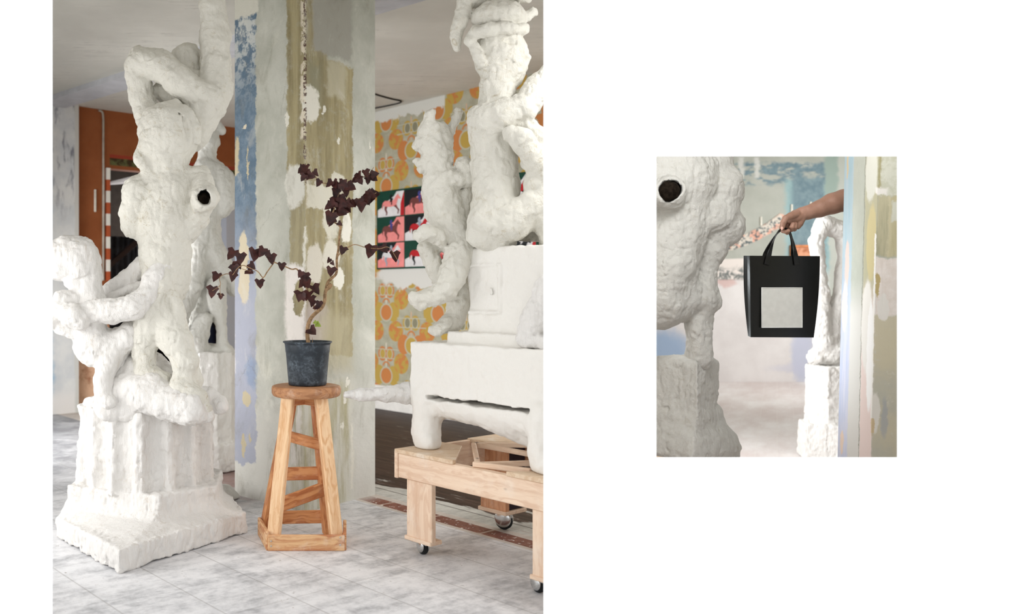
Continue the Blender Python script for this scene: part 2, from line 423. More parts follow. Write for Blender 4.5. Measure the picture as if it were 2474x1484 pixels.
# --- white page margin built as a wall, with the tall opening of the hall and the small one of the far room
m = M('white_page_margin', 0.9, 0.1); WHITE = m.done((0.95, 0.95, 0.95, 1))
def hole_wall():
    bm = bmesh.new()
    Yf, Yb = 3.0, 3.08
    bm_poly_prism(bm, [(-3.3, Yf), (-0.839, Yf), (-0.97, Yb), (-3.3, Yb)], -0.02, 3.15)
    bm_poly_prism(bm, [(-0.97, Yf), (0.97, Yf), (0.97, Yb), (-0.97, Yb)], 2.62, 3.15)
    A = [(0.839, -0.02), (5.0, -0.02), (5.0, 3.15), (0.839, 3.15)]; B = [(0.97, -0.02), (5.0, -0.02), (5.0, 3.15), (0.97, 3.15)]
    a = [(1.2255, 0.608), (2.0476, 0.608), (2.0476, 1.6368), (1.2255, 1.6368)]; b = [(1.13, 0.50), (2.15, 0.50), (2.15, 1.74), (1.13, 1.74)]
    L = [[bm.verts.new((x, y, z)) for x, z in r] for r, y in ((A, Yf), (a, Yf), (b, Yb), (B, Yb))]
    for r0, r1 in ((0, 1), (1, 2), (2, 3), (3, 0)):
        for i in range(4): bm.faces.new((L[r0][i], L[r0][(i + 1) % 4], L[r1][(i + 1) % 4], L[r1][i]))
    fix(bm); return bm
struct('wall_page_margin', hole_wall(), WHITE, 'plain white page margin built as a wall with one tall and one small opening')

# --- hall floor: dusty tiles, a brick-red border strip, dark boards with plaster spills
m = M('hall_floor', 0.55, 0.3); co = m.coord(); x, y, z = m.sep(co)
a_ = m.m('ADD', m.m('MULTIPLY', x, 0.601), m.m('MULTIPLY', y, -0.799))
b_ = m.m('ADD', m.m('MULTIPLY', m.m('SUBTRACT', x, 0.373), 0.799), m.m('MULTIPLY', m.m('SUBTRACT', y, 4.948), 0.601))
n1 = m.noise(co, 3.2, 7, 0.68, 0.4); n2 = m.noise(m.xyz(m.m('MULTIPLY', a_, 14.0), m.m('MULTIPLY', b_, 3.0)), 1.0, 6, 0.7); n3 = m.noise(co, 22, 5, 0.7); n4 = m.noise(co, 70, 2)
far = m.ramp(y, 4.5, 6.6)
dust = m.ramp(m.m('ADD', m.m('ADD', m.m('MULTIPLY', n1, 0.55), m.m('MULTIPLY', n2, 0.5)), m.m('MULTIPLY', m.m('SUBTRACT', n3, 0.5), 0.35)), 0.29, 0.64)
near = m.mix(dust, lin(150, 151, 155), lin(228, 228, 230))
near = m.mix(m.mul(m.ramp(n3, 0.60, 0.72), m.ramp(n1, 0.45, 0.6)), near, lin(134, 128, 124))
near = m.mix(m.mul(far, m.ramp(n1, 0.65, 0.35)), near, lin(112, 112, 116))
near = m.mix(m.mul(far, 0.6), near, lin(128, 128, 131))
red = m.mul(m.ell(x, y, -0.55, 5.7, 0.45, 0.8, 0.4), m.ramp(n1, 0.35, 0.5)); near = m.mix(m.mul(red, 0.75), near, lin(128, 88, 76))
def joint(v, period, w):
    f = m.m('ABSOLUTE', m.m('SUBTRACT', m.m('FRACT', m.m('DIVIDE', v, period)), 0.5)); return m.ramp(f, 0.5 - w / period, 0.5)
j1 = m.m('MAXIMUM', joint(m.m('ADD', b_, 0.06), 0.30, 0.006), m.m('MULTIPLY', joint(a_, 0.9, 0.006), 0.6))
near = m.mix(m.mul(j1, 0.40), near, lin(120, 116, 112))
boards = m.mix(m.ramp(m.noise(m.xyz(m.m('MULTIPLY', a_, 2.0), m.m('MULTIPLY', b_, 26)), 1.0, 4, 0.6), 0.35, 0.7), lin(32, 20, 17), lin(76, 58, 52))
spill = m.ramp(m.m('ADD', m.noise(m.xyz(m.m('MULTIPLY', a_, 1.6), m.m('MULTIPLY', b_, 6.0)), 1.0, 5, 0.6, 0.3), m.m('MULTIPLY', m.m('SUBTRACT', 0.44, b_), 0.9)), 0.50, 0.56)
boards = m.mix(spill, boards, m.mix(dust, lin(160, 160, 156), lin(206, 206, 200)))
boards = m.mix(m.mul(m.ramp(m.noise(m.xyz(m.m('MULTIPLY', a_, 3.0), m.m('MULTIPLY', b_, 22)), 1.0, 5, 0.7), 0.60, 0.70), 0.8), boards, lin(176, 166, 160))
boards = m.mix(joint(b_, 0.14, 0.008), boards, lin(48, 36, 32))
tile = m.mix(m.ramp(n3, 0.35, 0.7), lin(112, 66, 54), lin(140, 92, 78)); tile = m.mix(m.ramp(m.noise(co, 34, 3), 0.60, 0.66), tile, lin(220, 212, 206))
tile = m.mix(m.mul(joint(a_, 0.36, 0.012), 0.9), tile, lin(196, 180, 168))
c = m.mix(m.ramp(b_, 0.155, 0.160), near, boards)
c = m.mix(m.rect(b_, y, -0.028, 0.158, -50, 50, 0.003), c, m.mix(dust, lin(176, 168, 160), lin(208, 200, 192)))
c = m.mix(m.mul(m.rect(b_, y, 0.0, 0.105, -50, 50, 0.004), m.ramp(a_, -3.85, -3.65)), c, tile)
m.bump(m.m('SUBTRACT', m.m('MULTIPLY', n3, 0.4), j1), 0.12, 0.006)
FLOOR = m.done(c)
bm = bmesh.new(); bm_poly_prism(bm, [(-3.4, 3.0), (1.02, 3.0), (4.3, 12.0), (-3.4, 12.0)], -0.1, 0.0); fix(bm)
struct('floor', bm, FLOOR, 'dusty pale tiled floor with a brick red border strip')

# --- far room floor: reddish boards under pale dust, running away from the viewer
m = M('far_room_floor', 0.6, 0.25); co = m.coord(); x, y, z = m.sep(co)
w_ = m.m('SUBTRACT', x, m.m('MULTIPLY', y, 0.546))
n1 = m.noise(m.xyz(m.m('MULTIPLY', w_, 1.2), m.m('MULTIPLY', y, 0.5)), 1.0, 6, 0.7); n2 = m.noise(co, 14, 5, 0.7)
c = m.mix(m.ramp(n1, 0.35, 0.7), lin(212, 200, 197), lin(238, 235, 234)); c = m.mix(m.mul(m.ramp(n2, 0.58, 0.7), 0.8), c, lin(232, 228, 225))
f = m.m('FRACT', m.m('DIVIDE', w_, 0.16)); ln = m.m('MAXIMUM', m.ramp(f, 0.06, 0.0), m.ramp(f, 0.94, 1.0)); c = m.mix(m.mul(ln, 0.35), c, lin(228, 222, 218))
f2 = m.m('FRACT', m.m('ADD', m.m('DIVIDE', y, 0.9), m.m('MULTIPLY', m.m('FLOOR', m.m('DIVIDE', w_, 0.16)), 0.37))); c = m.mix(m.mul(m.ramp(f2, 0.03, 0.0), 0.3), c, lin(226, 218, 214))
FLOOR2 = m.done(c)
bm = bmesh.new(); bm_poly_prism(bm, [(1.02, 3.0), (5.1, 3.0), (9.0, 12.0), (4.3, 12.0)], -0.1, 0.0); fix(bm)
struct('floor.001', bm, FLOOR2, 'dusty reddish board floor of the far room')

# --- ceiling and the shallow beam that crosses it
m = M('ceiling_paint', 0.9, 0.15); co = m.coord(); n1 = m.noise(co, 1.6, 5, 0.6); n2 = m.noise(m.scale(co, (1.0, 14.0, 1)), 0.8, 5, 0.6, 0.4)
c = m.mix(m.ramp(n1, 0.3, 0.75), lin(200, 198, 190), lin(216, 214, 206)); c = m.mix(m.mul(m.ramp(m.m('ABSOLUTE', m.m('SUBTRACT', n2, 0.5)), 0.012, 0.0), m.mul(m.ramp(n1, 0.45, 0.6), 0.5)), c, lin(140, 136, 132))
m.bump(m.noise(co, 6, 5), 0.15, 0.02)
CEILING = m.done(c)
bm = bmesh.new(); bm_poly_prism(bm, [(-3.4, 3.0), (5.1, 3.0), (9.0, 12.2), (-3.4, 12.2)], CEIL, CEIL + 0.12); fix(bm)
struct('ceiling', bm, CEILING, 'flat grey painted ceiling')
BEAM = flat('beam_paint', lin(196, 197, 202), 0.9, 0.15, 0, 0.08, 4)
bm = bmesh.new(); d = Vector((0.697, -0.717)); nb = Vector((0.717, 0.697)); p = Vector((-2.11, 8.39)); e = p - d * 0.9; q = p + d * 7.0
bm_poly_prism(bm, [tuple(e), tuple(q), tuple(q - nb * 0.27), tuple(e - nb * 0.27)], CEIL - 0.05, CEIL + 0.02); fix(bm)
struct('trim_1', bm, BEAM, 'shallow grey beam crossing the ceiling')

# --- orange back wall with the doorway
tA, tB = on_line(264, WL0, V)[0], on_line(547, WL0, V)[0]; DOOR_TOP = 2.44
m = M('orange_wall_paint', 0.85, 0.2); u, z, _ = m.sep(m.coord('UV')); co = m.coord(); n = m.noise(co, 3, 4); ns = m.noise(co, 14, 3)
c = m.mix(m.ramp(n, 0.3, 0.7), lin(138, 78, 44), lin(152, 90, 54))
c = m.mix(m.mul(m.ramp(m.noise(co, 7, 5, 0.7), 0.2, 0.55), m.ramp(z, 1.3, 0.4)), c, lin(226, 186, 156))
band = m.mul(m.rect(u, z, tA + 0.005, 9, 2.475, 2.55, 0.006), 1.0)
c = m.mix(band, c, m.mix(m.ramp(ns, 0.4, 0.6), lin(64, 48, 30), lin(96, 98, 62)))
c = m.mix(m.rect(u, z, tA + 0.005, 9, 2.55, 2.585, 0.006), c, lin(150, 62, 44))
c = m.mix(m.rect(u, z, tB - 0.01, 9, -1, 2.40, 0.006), c, lin(176, 180, 190))
ORANGE = m.done(c)
bm = bmesh.new(); wall_bm(bm, WL0, V, -1.6, tA, 0, CEIL + 0.02); wall_bm(bm, WL0, V, tA, tB, DOOR_TOP, CEIL + 0.02); wall_bm(bm, WL0, V, tB, 2.9, 0, CEIL + 0.02)
struct('wall_back', bm, ORANGE, 'orange painted wall with a dark doorway')
m = M('grey_blue_pier_paint', 0.85, 0.2); u, z, _ = m.sep(m.coord('UV')); co = m.coord(); n = m.noise(co, 4, 5); n2 = m.noise(m.scale(co, (1, 1, 0.3)), 16, 4)
c = m.mix(m.ramp(n, 0.3, 0.7), lin(200, 204, 208), lin(222, 223, 222))
c = m.mix(m.mul(m.ramp(n2, 0.5, 0.68), m.ramp(z, 1.7, 2.5)), c, lin(128, 130, 142))
c = m.mix(m.mul(m.ramp(m.m('ADD', u, m.m('MULTIPLY', n, 0.2)), -0.16, -0.24), m.ramp(z, 2.5, 1.2)), c, lin(142, 178, 204))
c = m.mix(m.ramp(z, 0.30, 0.12), c, lin(226, 224, 222)); c = m.mix(m.ramp(m.m('ADD', u, m.m('MULTIPLY', n2, 0.05)), -0.04, -0.02), c, lin(206, 206, 202))
PIER = m.done(c)
bm = bmesh.new(); wall_bm(bm, WL0, V, -1.6, -0.015, 0, CEIL, 0.2, 0.07); struct('wall_pier', bm, PIER, 'grey blue plastered pier beside the orange wall')
# striped edge of the doorway
m = M('striped_door_edge', 0.6); u, z, _ = m.sep(m.coord('UV')); f = m.m('FRACT', m.m('DIVIDE', m.m('SUBTRACT', 2.44, z), 0.232))
STRIPE = m.done(m.mix(m.ramp(f, 0.52, 0.50), lin(176, 84, 48), lin(232, 230, 222)))
bm = bmesh.new(); wall_bm(bm, WL0, V, tA - 0.040, tA - 0.002, 1.30, DOOR_TOP, 0.03, 0.03); struct('trim_2', bm, STRIPE, 'white and orange striped edge of the doorway')
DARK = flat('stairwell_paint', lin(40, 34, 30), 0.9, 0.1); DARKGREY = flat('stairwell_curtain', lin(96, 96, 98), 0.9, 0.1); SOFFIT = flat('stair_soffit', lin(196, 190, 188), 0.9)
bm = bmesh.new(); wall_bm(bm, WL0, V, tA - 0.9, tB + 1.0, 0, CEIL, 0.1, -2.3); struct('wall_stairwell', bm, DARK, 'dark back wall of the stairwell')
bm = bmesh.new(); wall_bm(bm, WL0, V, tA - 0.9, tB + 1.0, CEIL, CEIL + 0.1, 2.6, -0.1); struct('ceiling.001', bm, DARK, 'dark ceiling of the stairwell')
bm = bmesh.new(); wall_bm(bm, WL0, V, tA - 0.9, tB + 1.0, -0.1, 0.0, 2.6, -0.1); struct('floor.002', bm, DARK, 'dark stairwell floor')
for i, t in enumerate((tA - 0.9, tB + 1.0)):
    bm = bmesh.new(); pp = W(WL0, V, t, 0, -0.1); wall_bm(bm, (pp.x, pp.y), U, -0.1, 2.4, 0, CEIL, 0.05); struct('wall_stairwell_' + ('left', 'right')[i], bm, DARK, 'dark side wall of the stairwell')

# --- papered wall
m = M('retro_wallpaper', 0.85, 0.15); u, z, _ = m.sep(m.coord('UV')); co = m.coord(); nz = m.noise(co, 9, 4)
PER, ZP, tf, zf = 0.715, 0.637, -0.187, 0.979
yel, ora, gry = lin(178, 150, 76), lin(188, 122, 72), lin(132, 128, 106)
c = m.mix(m.ramp(nz, 0.3, 0.7), lin(156, 152, 132), lin(174, 171, 152))
pale = lin(178, 175, 156)
def fracc(v, period, off):
    q = m.m('ADD', m.m('DIVIDE', m.m('SUBTRACT', v, off), period), 0.5); return m.m('MULTIPLY', m.m('SUBTRACT', m.m('FRACT', q), 0.5), period)
for col_i, (C1, C2, C3) in enumerate(((ora, yel, yel), (yel, ora, gry))):
    X = fracc(u, PER, tf + col_i * PER / 2); Zc = fracc(z, ZP, zf + col_i * ZP / 2); Zb = fracc(z, ZP, zf + 0.22 + col_i * ZP / 2)
    Zr = fracc(z, ZP, zf - 0.185 + col_i * ZP / 2); AX = m.m('ABSOLUTE', X)
    c = m.mix(m.mul(m.ramp(AX, 0.008, 0.004), m.ramp(m.m('ABSOLUTE', m.m('SUBTRACT', Zb, -0.02)), 0.14, 0.12)), c, (lin(216, 206, 190), lin(206, 168, 140))[col_i])
    c = m.mix(m.ell(AX, Zr, 0.140, 0, 0.104, 0.102, 0.05), c, m.mix(m.ramp(m.noise(m.xyz(X, Zr), 15, 2), 0.45, 0.55), C2, C1))
    c = m.mix(m.mul(m.ell(X, Zc, 0, -0.02, 0.085, 0.10, 0.05), m.ramp(Zc, -0.06, -0.08)), c, lin(160, 158, 138))
    c = m.mix(m.ell(AX, Zc, 0.104, 0.006, 0.086, 0.098, 0.05), c, C2); c = m.mix(m.ell(X, Zc, 0, 0.0, 0.092, 0.092, 0.04), c, pale)
    c = m.mix(m.ell(X, Zc, 0, 0.0, 0.076, 0.077, 0.05), c, C1)
    c = m.mix(m.ell(AX, Zb, 0.056, 0, 0.062, 0.074, 0.05), c, ora if col_i == 0 else yel); c = m.mix(m.rect(AX, m.m('ABSOLUTE', Zb), 0.0, 0.2, 0.040, 0.050, 0.004), c, pale)
    c = m.mix(m.ell(AX, Zb, 0.052, 0, 0.046, 0.052, 0.05), c, pale); c = m.mix(m.ell(AX, Zb, 0.052, 0, 0.034, 0.044, 0.07), c, C3)
    arc = m.mul(m.ell(X, Zb, 0, -0.125, 0.055, 0.05, 0.05), m.mul(m.m('SUBTRACT', 1.0, m.ell(X, Zb, 0, -0.125, 0.036, 0.033, 0.05)), m.ramp(Zb, -0.13, -0.12)))
    c = m.mix(arc, c, C2 if col_i else ora)
t0 = on_line(1075, WR0, U)[0]
torn = m.mul(m.ramp(m.m('ADD', z, m.m('MULTIPLY', m.noise(co, 11, 4), 0.16)), 2.985, 3.005), m.ramp(u, t0 - 0.01, t0 + 0.01))
c = m.mix(torn, c, lin(206, 205, 198))
tt, _Y = on_line(1010, WR0, U); torn2 = m.ell(m.m('ADD', u, m.m('MULTIPLY', m.noise(co, 6, 3), 0.4)), m.m('ADD', z, m.m('MULTIPLY', m.noise(co, 5, 3), 0.3)), tt + 0.2, 1.36 + 0.14, 0.62, 0.12, 0.1)
c = m.mix(torn2, c, lin(208, 206, 200))
PAPER = m.done(c)
bm = bmesh.new(); wall_bm(bm, WR0, U, -2.8, 2.2, 0, CEIL + 0.02); struct('wall_papered', bm, PAPER, 'wall with retro orange and yellow flowered wallpaper')
SKIRT = flat('skirting_paint', lin(222, 219, 214), 0.8, 0.2, 0, 0.05)
bm = bmesh.new(); wall_bm(bm, WR0, U, -2.8, 2.0, 0, 0.24, 0.03, 0.025); struct('baseboard_right', bm, SKIRT, 'pale skirting under the wallpaper')

# --- partition between hall and far room, far room walls, outer walls
OUTER = flat('outer_wall_paint', lin(214, 212, 206), 0.9, 0.15, 0, 0.05, 3)
e = W(WR0, U, -2.8, 0)
bm = bmesh.new(); bm_poly_prism(bm, [(e.x, e.y), (e.x + 0.1, e.y - 0.08), (4.62, 11.62), (4.42, 11.7)], 0, CEIL); fix(bm); struct('wall_partition', bm, OUTER, 'pale partition between the hall and the far room')
bm = bmesh.new(); bm_poly_prism(bm, [(-3.42, 3.0), (-3.3, 3.0), (-3.3, 9.4), (-3.42, 9.4)], 0, CEIL); fix(bm); struct('wall_left', bm, OUTER, 'pale left wall of the hall')
bm = bmesh.new(); bm_poly_prism(bm, [(4.95, 3.05), (5.05, 3.05), (8.75, 11.8), (8.6, 11.8)], 0, CEIL); fix(bm); struct('wall_right', bm, OUTER, 'pale right wall of the far room')
YB = 11.62
def bx(px): return (px - CX) / F * YB
def bz(py): return EYE - (py - CY) / F * YB
m = M('faded_blue_wall', 0.85, 0.15); u, z, _ = m.sep(m.coord('UV')); co = m.coord(); n = m.noise(co, 1.5, 5, 0.65); n2 = m.noise(m.scale(co, (1.0, 1, 2.6)), 3.2, 6, 0.7); n3 = m.noise(co, 9, 5, 0.7)
uu = m.m('ADD', u, m.m('MULTIPLY', m.m('SUBTRACT', n3, 0.5), 0.14)); zz = m.m('ADD', z, m.m('MULTIPLY', m.m('SUBTRACT', n3, 0.5), 0.14))
c = m.mix(m.ramp(n, 0.3, 0.7), lin(166, 169, 160), lin(182, 184, 176))
c = m.mix(m.ramp(zz, bz(640), bz(690)), c, m.mix(m.ramp(n, 0.35, 0.65), lin(216, 212, 211), lin(228, 225, 224)))
blue = m.mix(m.ramp(n3, 0.3, 0.7), lin(104, 126, 136), lin(130, 150, 156)); teal = lin(150, 178, 180)
bandm = m.mul(m.rect(uu, zz, bx(1740), bx(2000), bz(446), bz(393), 0.03), m.ramp(n2, 0.44, 0.52)); c = m.mix(bandm, c, blue)
for gx0, gx1 in ((1786, 1797), (1824, 1834)): c = m.mix(m.rect(uu, z, bx(gx0), bx(gx1), bz(430), bz(380), 0.02), c, lin(204, 205, 200))
c = m.mix(m.rect(uu, zz, bx(1898), bx(2006), bz(652), bz(436), 0.05), c, teal)
c = m.mix(m.rect(uu, zz, bx(1912), bx(1994), bz(640), bz(430), 0.06), c, blue)
c = m.mix(m.mul(m.rect(uu, zz, bx(1895), bx(2006), bz(760), bz(620), 0.05), 0.55), c, teal)
c = m.mix(m.rect(uu, zz, bx(2004), bx(2300), bz(1000), bz(300), 0.03), c, lin(182, 186, 178)); c = m.mix(m.ell(uu, zz, bx(2008), bz(420), 0.09, 0.45, 0.3), c, lin(150, 166, 158))
c = m.mix(m.mul(m.ell(uu, zz, bx(1938), bz(855), 0.14, 0.38, 0.4), 0.8), c, lin(186, 192, 214)); c = m.mix(m.mul(m.ell(uu, zz, bx(1590), bz(850), 0.42, 0.28, 0.4), 0.9), c, lin(150, 174, 204))
c = m.mix(m.mul(m.ell(uu, zz, bx(1752), bz(684), 0.14, 0.05, 0.4), 0.7), c, lin(206, 170, 164)); c = m.mix(m.mul(m.ell(uu, zz, bx(1970), bz(890), 0.5, 0.06, 0.5), 0.5), c, lin(196, 198, 216))
FADED = m.done(c)
bm = bmesh.new(); wall_bm(bm, (0, YB), (1, 0), 4.5, 8.8, 0, CEIL + 0.02); struct('wall_far', bm, FADED, 'far wall with patches of faded blue paint')

# ------------------------------------------------------------------ the column in the middle of the hall
CP = (0.0376, 4.686); CL = (-0.698, 0.716); CR = (0.707, 0.707); CS = 0.58
def col_s(px):                                     # signed distance from the column's front corner: left face negative
    if px < 737: t, Y = on_line(px, CP, CL); return -t, Y
    t, Y = on_line(px, CP, CR); return t, Y
def cpt(px, py):
    s, Y = col_s(px); return s, EYE - (py - CY) / F * Y
m = M('peeling_column_paint', 0.8, 0.25); s, z, _ = m.sep(m.coord('UV')); co = m.coord()
n = m.noise(co, 2.2, 5, 0.62); nf = m.noise(co, 16, 5, 0.72); nv = m.noise(m.scale(co, (9, 9, 0.9)), 2.0, 5, 0.65); ng = m.noise(co, 60, 3)
jit = m.m('MULTIPLY', m.m('SUBTRACT', nf, 0.5), 0.075); jz = m.m('MULTIPLY', m.m('SUBTRACT', m.noise(co, 7, 5, 0.7), 0.5), 0.16)
sj = m.m('ADD', s, jit); zj = m.m('ADD', z, jz)
c = m.mix(m.ramp(n, 0.28, 0.72), lin(162, 163, 151), lin(194, 194, 184))
c = m.mix(m.mul(m.ramp(m.noise(co, 5, 5, 0.7), 0.55, 0.75), 0.5), c, lin(216, 214, 200))
c = m.mix(m.mul(m.ramp(zj, 0.95, 0.25), 0.7), c, lin(222, 220, 214)); white = lin(222, 219, 207)  # paler foot: dust, with missing low light painted into the colour
ol = m.mix(m.ramp(nv, 0.32, 0.68), lin(134, 124, 92), lin(168, 157, 122))
ol = m.mix(m.mul(m.ramp(nf, 0.52, 0.7), 0.5), ol, lin(166, 163, 146))
def box4(x0, x1, y0, y1, colr, soft=0.008, amt=1.0, sx=None):
    global c
    (a, za), (b, zb) = cpt(x0, y0), cpt(x1, y1)
    za = EYE - (y0 - CY) / F * (col_s(x0)[1] + col_s(x1)[1]) / 2; zb = EYE - (y1 - CY) / F * (col_s(x0)[1] + col_s(x1)[1]) / 2
    c = m.mix(m.mul(m.rect(sj if sx is None else sx, zj, a, b, zb, za, soft), amt), c, colr)
def dot4(px, py, rx, ry, colr, soft=0.12, amt=1.0):
    global c
    a, za = cpt(px, py); Y = col_s(px)[1]; k = Y / F
    c = m.mix(m.mul(m.ell(sj, zj, a, za, rx * k * 1.41, ry * k, soft), amt), c, colr)
# ochre field down the middle, both faces
box4(693, 737, -60, 420, ol); box4(737, 852, 150, 860, ol); box4(700, 737, 420, 640, ol, amt=0.9); box4(737, 790, -60, 160, ol, 0.02, 0.9)
box4(757, 850, -60, 140, lin(158, 156, 146), 0.015)
box4(742, 775, 150, 250, lin(140, 138, 116), 0.05, 0.8); box4(790, 835, 155, 235, lin(186, 180, 158), 0.02, 0.7)
# plaster fillings
dot4(750, 255, 22, 46, white); box4(728, 738, 205, 300, white); dot4(694, 285, 5, 20, white); dot4(782, 268, 5, 13, white)
dot4(712, 450, 24, 52, lin(214, 212, 202)); box4(740, 800, 440, 505, lin(212, 208, 192)); dot4(812, 450, 26, 28, lin(212, 208, 192)); dot4(800, 520, 22, 60, lin(212, 208, 192)); dot4(838, 545, 12, 42, white)
dot4(762, 640, 20, 52, lin(212, 206, 192)); dot4(801, 620, 22, 40, lin(214, 209, 195)); dot4(818, 672, 15, 26, white)
box4(690, 737, 640, 835, lin(232, 226, 220), 0.02); dot4(722, 720, 12, 40, ol); box4(733, 740, 555, 640, white, 0.01)
dot4(764, 785, 28, 60, lin(190, 178, 176), 0.4, 0.7); box4(770, 850, 760, 900, lin(178, 170, 142), 0.06, 0.7)
# lower part: greyish with vertical runs
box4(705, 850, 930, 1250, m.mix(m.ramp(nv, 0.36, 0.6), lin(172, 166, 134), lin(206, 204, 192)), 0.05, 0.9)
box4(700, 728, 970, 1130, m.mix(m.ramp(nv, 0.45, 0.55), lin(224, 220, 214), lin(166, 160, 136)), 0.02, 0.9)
box4(848, 853, 1030, 1180, white, 0.01); dot4(841, 926, 6, 8, white); dot4(833, 968, 5, 9, white); dot4(826, 1026, 5, 4, white)
for wx, wy in ((818, 345), (858, 430), (893, 350)): dot4(wx, wy, 2, 10, white)
# blue band on the outer edge of the left face
bl = m.mix(m.ramp(z, 1.80, 1.05), m.mix(m.ramp(nf, 0.35, 0.65), lin(94, 114, 132), lin(118, 136, 152)), lin(170, 173, 187))
bl = m.mix(m.mul(m.ramp(z, 2.2, 2.7), m.ramp(nf, 0.45, 0.56)), bl, lin(196, 199, 196))
box4(560, 618, 40, 1118, bl, 0.006); box4(560, 625, -60, 42, lin(208, 206, 194), 0.01); box4(561, 568, 800, 905, lin(214, 210, 212), 0.01, 0.9)
tan = lin(196, 184, 154)
box4(567, 576, 335, 420, tan); dot4(598, 395, 2, 40, tan); dot4(590, 308, 5, 5, lin(214, 204, 182)); dot4(588, 610, 13, 52, lin(208, 196, 170)); dot4(590, 690, 13, 52, lin(208, 196, 172)); dot4(595, 965, 11, 18, tan); dot4(588, 1075, 5, 26, tan); dot4(604, 1060, 3, 14, tan)
dot4(608, 900, 14, 30, lin(132, 150, 178), 0.5, 0.7)
# broken arris
c = m.mix(m.mul(m.rect(m.m('ADD', s, m.m('MULTIPLY', jit, 0.4)), z, -0.03, 0.004, 2.0, 3.0, 0.01), m.ramp(nf, 0.44, 0.5)), c, lin(216, 206, 186))
c = m.mix(m.mul(m.rect(m.m('ADD', s, m.m('MULTIPLY', jit, 0.3)), z, -0.012, 0.012, 1.75, 3.0, 0.004), m.ramp(ng, 0.50, 0.56)), c, lin(92, 70, 62))
mot = m.noise(m.scale(co, (1, 1, 0.55)), 6, 7, 0.72, 0.5); c = m.mix(m.mul(m.ramp(mot, 0.50, 0.70), 0.35), c, lin(118, 112, 92)); c = m.mix(m.mul(m.ramp(mot, 0.46, 0.32), 0.30), c, lin(214, 212, 202))
vor = m.N.new('ShaderNodeTexVoronoi'); vor.feature = 'DISTANCE_TO_EDGE'; m.L.new(m.xyz(m.m('ADD', s, jz), m.m('ADD', z, jit), 0.3), vor.inputs['Vector']); vor.inputs['Scale'].default_value = 1.7
c = m.mix(m.mul(m.ramp(vor.outputs['Distance'], 0.006, 0.0), m.mul(m.ramp(n, 0.5, 0.62), 0.35)), c, lin(122, 116, 106))
m.bump(m.m('ADD', m.m('MULTIPLY', nf, 1.0), m.m('MULTIPLY', n, 2.0)), 0.16, 0.02)
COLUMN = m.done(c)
def uv_prism(bm, pts, z0, z1, us):
    uv = bm.loops.layers.uv.verify(); fs = bm_poly_prism(bm, pts, z0, z1)
    for i in range(len(pts)):
        for l in fs[i].loops:
            j = min(range(2), key=lambda q: (Vector(pts[(i + q) % len(pts)]) - l.vert.co.xy).length); l[uv].uv = (us[i][j], l.vert.co.z)
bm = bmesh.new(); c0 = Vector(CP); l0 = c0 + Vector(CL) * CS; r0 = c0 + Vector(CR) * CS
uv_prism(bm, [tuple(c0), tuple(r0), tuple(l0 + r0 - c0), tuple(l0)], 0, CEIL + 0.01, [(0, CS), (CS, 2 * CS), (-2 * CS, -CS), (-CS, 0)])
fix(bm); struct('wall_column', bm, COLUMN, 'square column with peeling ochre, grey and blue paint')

# ------------------------------------------------------------------ wooden stool
PINE = mat_wood('warm_pine', lin(238, 204, 164), lin(212, 160, 112), 1.0, 0.0)
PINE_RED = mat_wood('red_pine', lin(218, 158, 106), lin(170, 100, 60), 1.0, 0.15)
PINE_DUSTY = mat_wood('dusty_pine', lin(226, 186, 140), lin(184, 118, 76), 1.2, 0.45, False)
SEATW = mat_wood('old_seat_wood', lin(188, 138, 98), lin(138, 88, 58), 0.8, 0.35, False)
NAIL = flat('nail_heads', lin(190, 190, 188), 0.35, 0.5, 0.6)
SC = P(740, 932, 4.16); SX, SY = SC.x, 4.15
stool = thing('wooden_stool', 'tall pine stool with a round seat carrying the black plant pot', 'stool', (SX, SY, 0))
ST = 0.735
bm = bmesh.new()
lathe_bm(bm, [(0, 0), (0.150, 0), (0.158, 0.004), (0.164, 0.016), (0.165, 0.036), (0.161, 0.047), (0.152, 0.050), (0, 0.051)], (SX, SY, ST - 0.051), 64); fix(bm)
from_bm('seat', bm, SEATW, stool, True)
def sg(px, py, Y): return P(px, py, Y)
LEGS = {'FL': ((696, 962, 4.07), (659, 1318, 4.02)), 'FR': ((775, 962, 4.07), (815, 1318, 4.02)), 'BL': ((706, 956, 4.24), (640, 1292, 4.25)), 'BR': ((764, 956, 4.24), (795, 1290, 4.25))}
for k, (a, b) in LEGS.items():
    A = sg(*a); A.z = ST - 0.050; B = sg(*b); B.z = 0.003
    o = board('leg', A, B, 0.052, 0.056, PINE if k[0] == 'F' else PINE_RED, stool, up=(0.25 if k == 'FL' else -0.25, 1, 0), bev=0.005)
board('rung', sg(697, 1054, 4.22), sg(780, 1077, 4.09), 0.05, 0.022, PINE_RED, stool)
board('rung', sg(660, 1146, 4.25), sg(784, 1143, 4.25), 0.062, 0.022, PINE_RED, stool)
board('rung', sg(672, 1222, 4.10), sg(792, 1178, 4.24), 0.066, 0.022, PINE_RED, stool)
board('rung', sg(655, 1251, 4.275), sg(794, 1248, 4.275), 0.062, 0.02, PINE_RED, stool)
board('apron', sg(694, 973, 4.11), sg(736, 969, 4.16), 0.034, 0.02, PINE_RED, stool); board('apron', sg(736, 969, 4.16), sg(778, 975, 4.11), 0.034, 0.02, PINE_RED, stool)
fb = [Vector((G(647, 1331).x, 3.985, 0)), Vector((G(832, 1327).x, 3.985, 0)), Vector((G(840, 1295, 0).x - 0.014, 4.23, 0)), Vector((G(630, 1295).x - 0.008, 4.25, 0))]
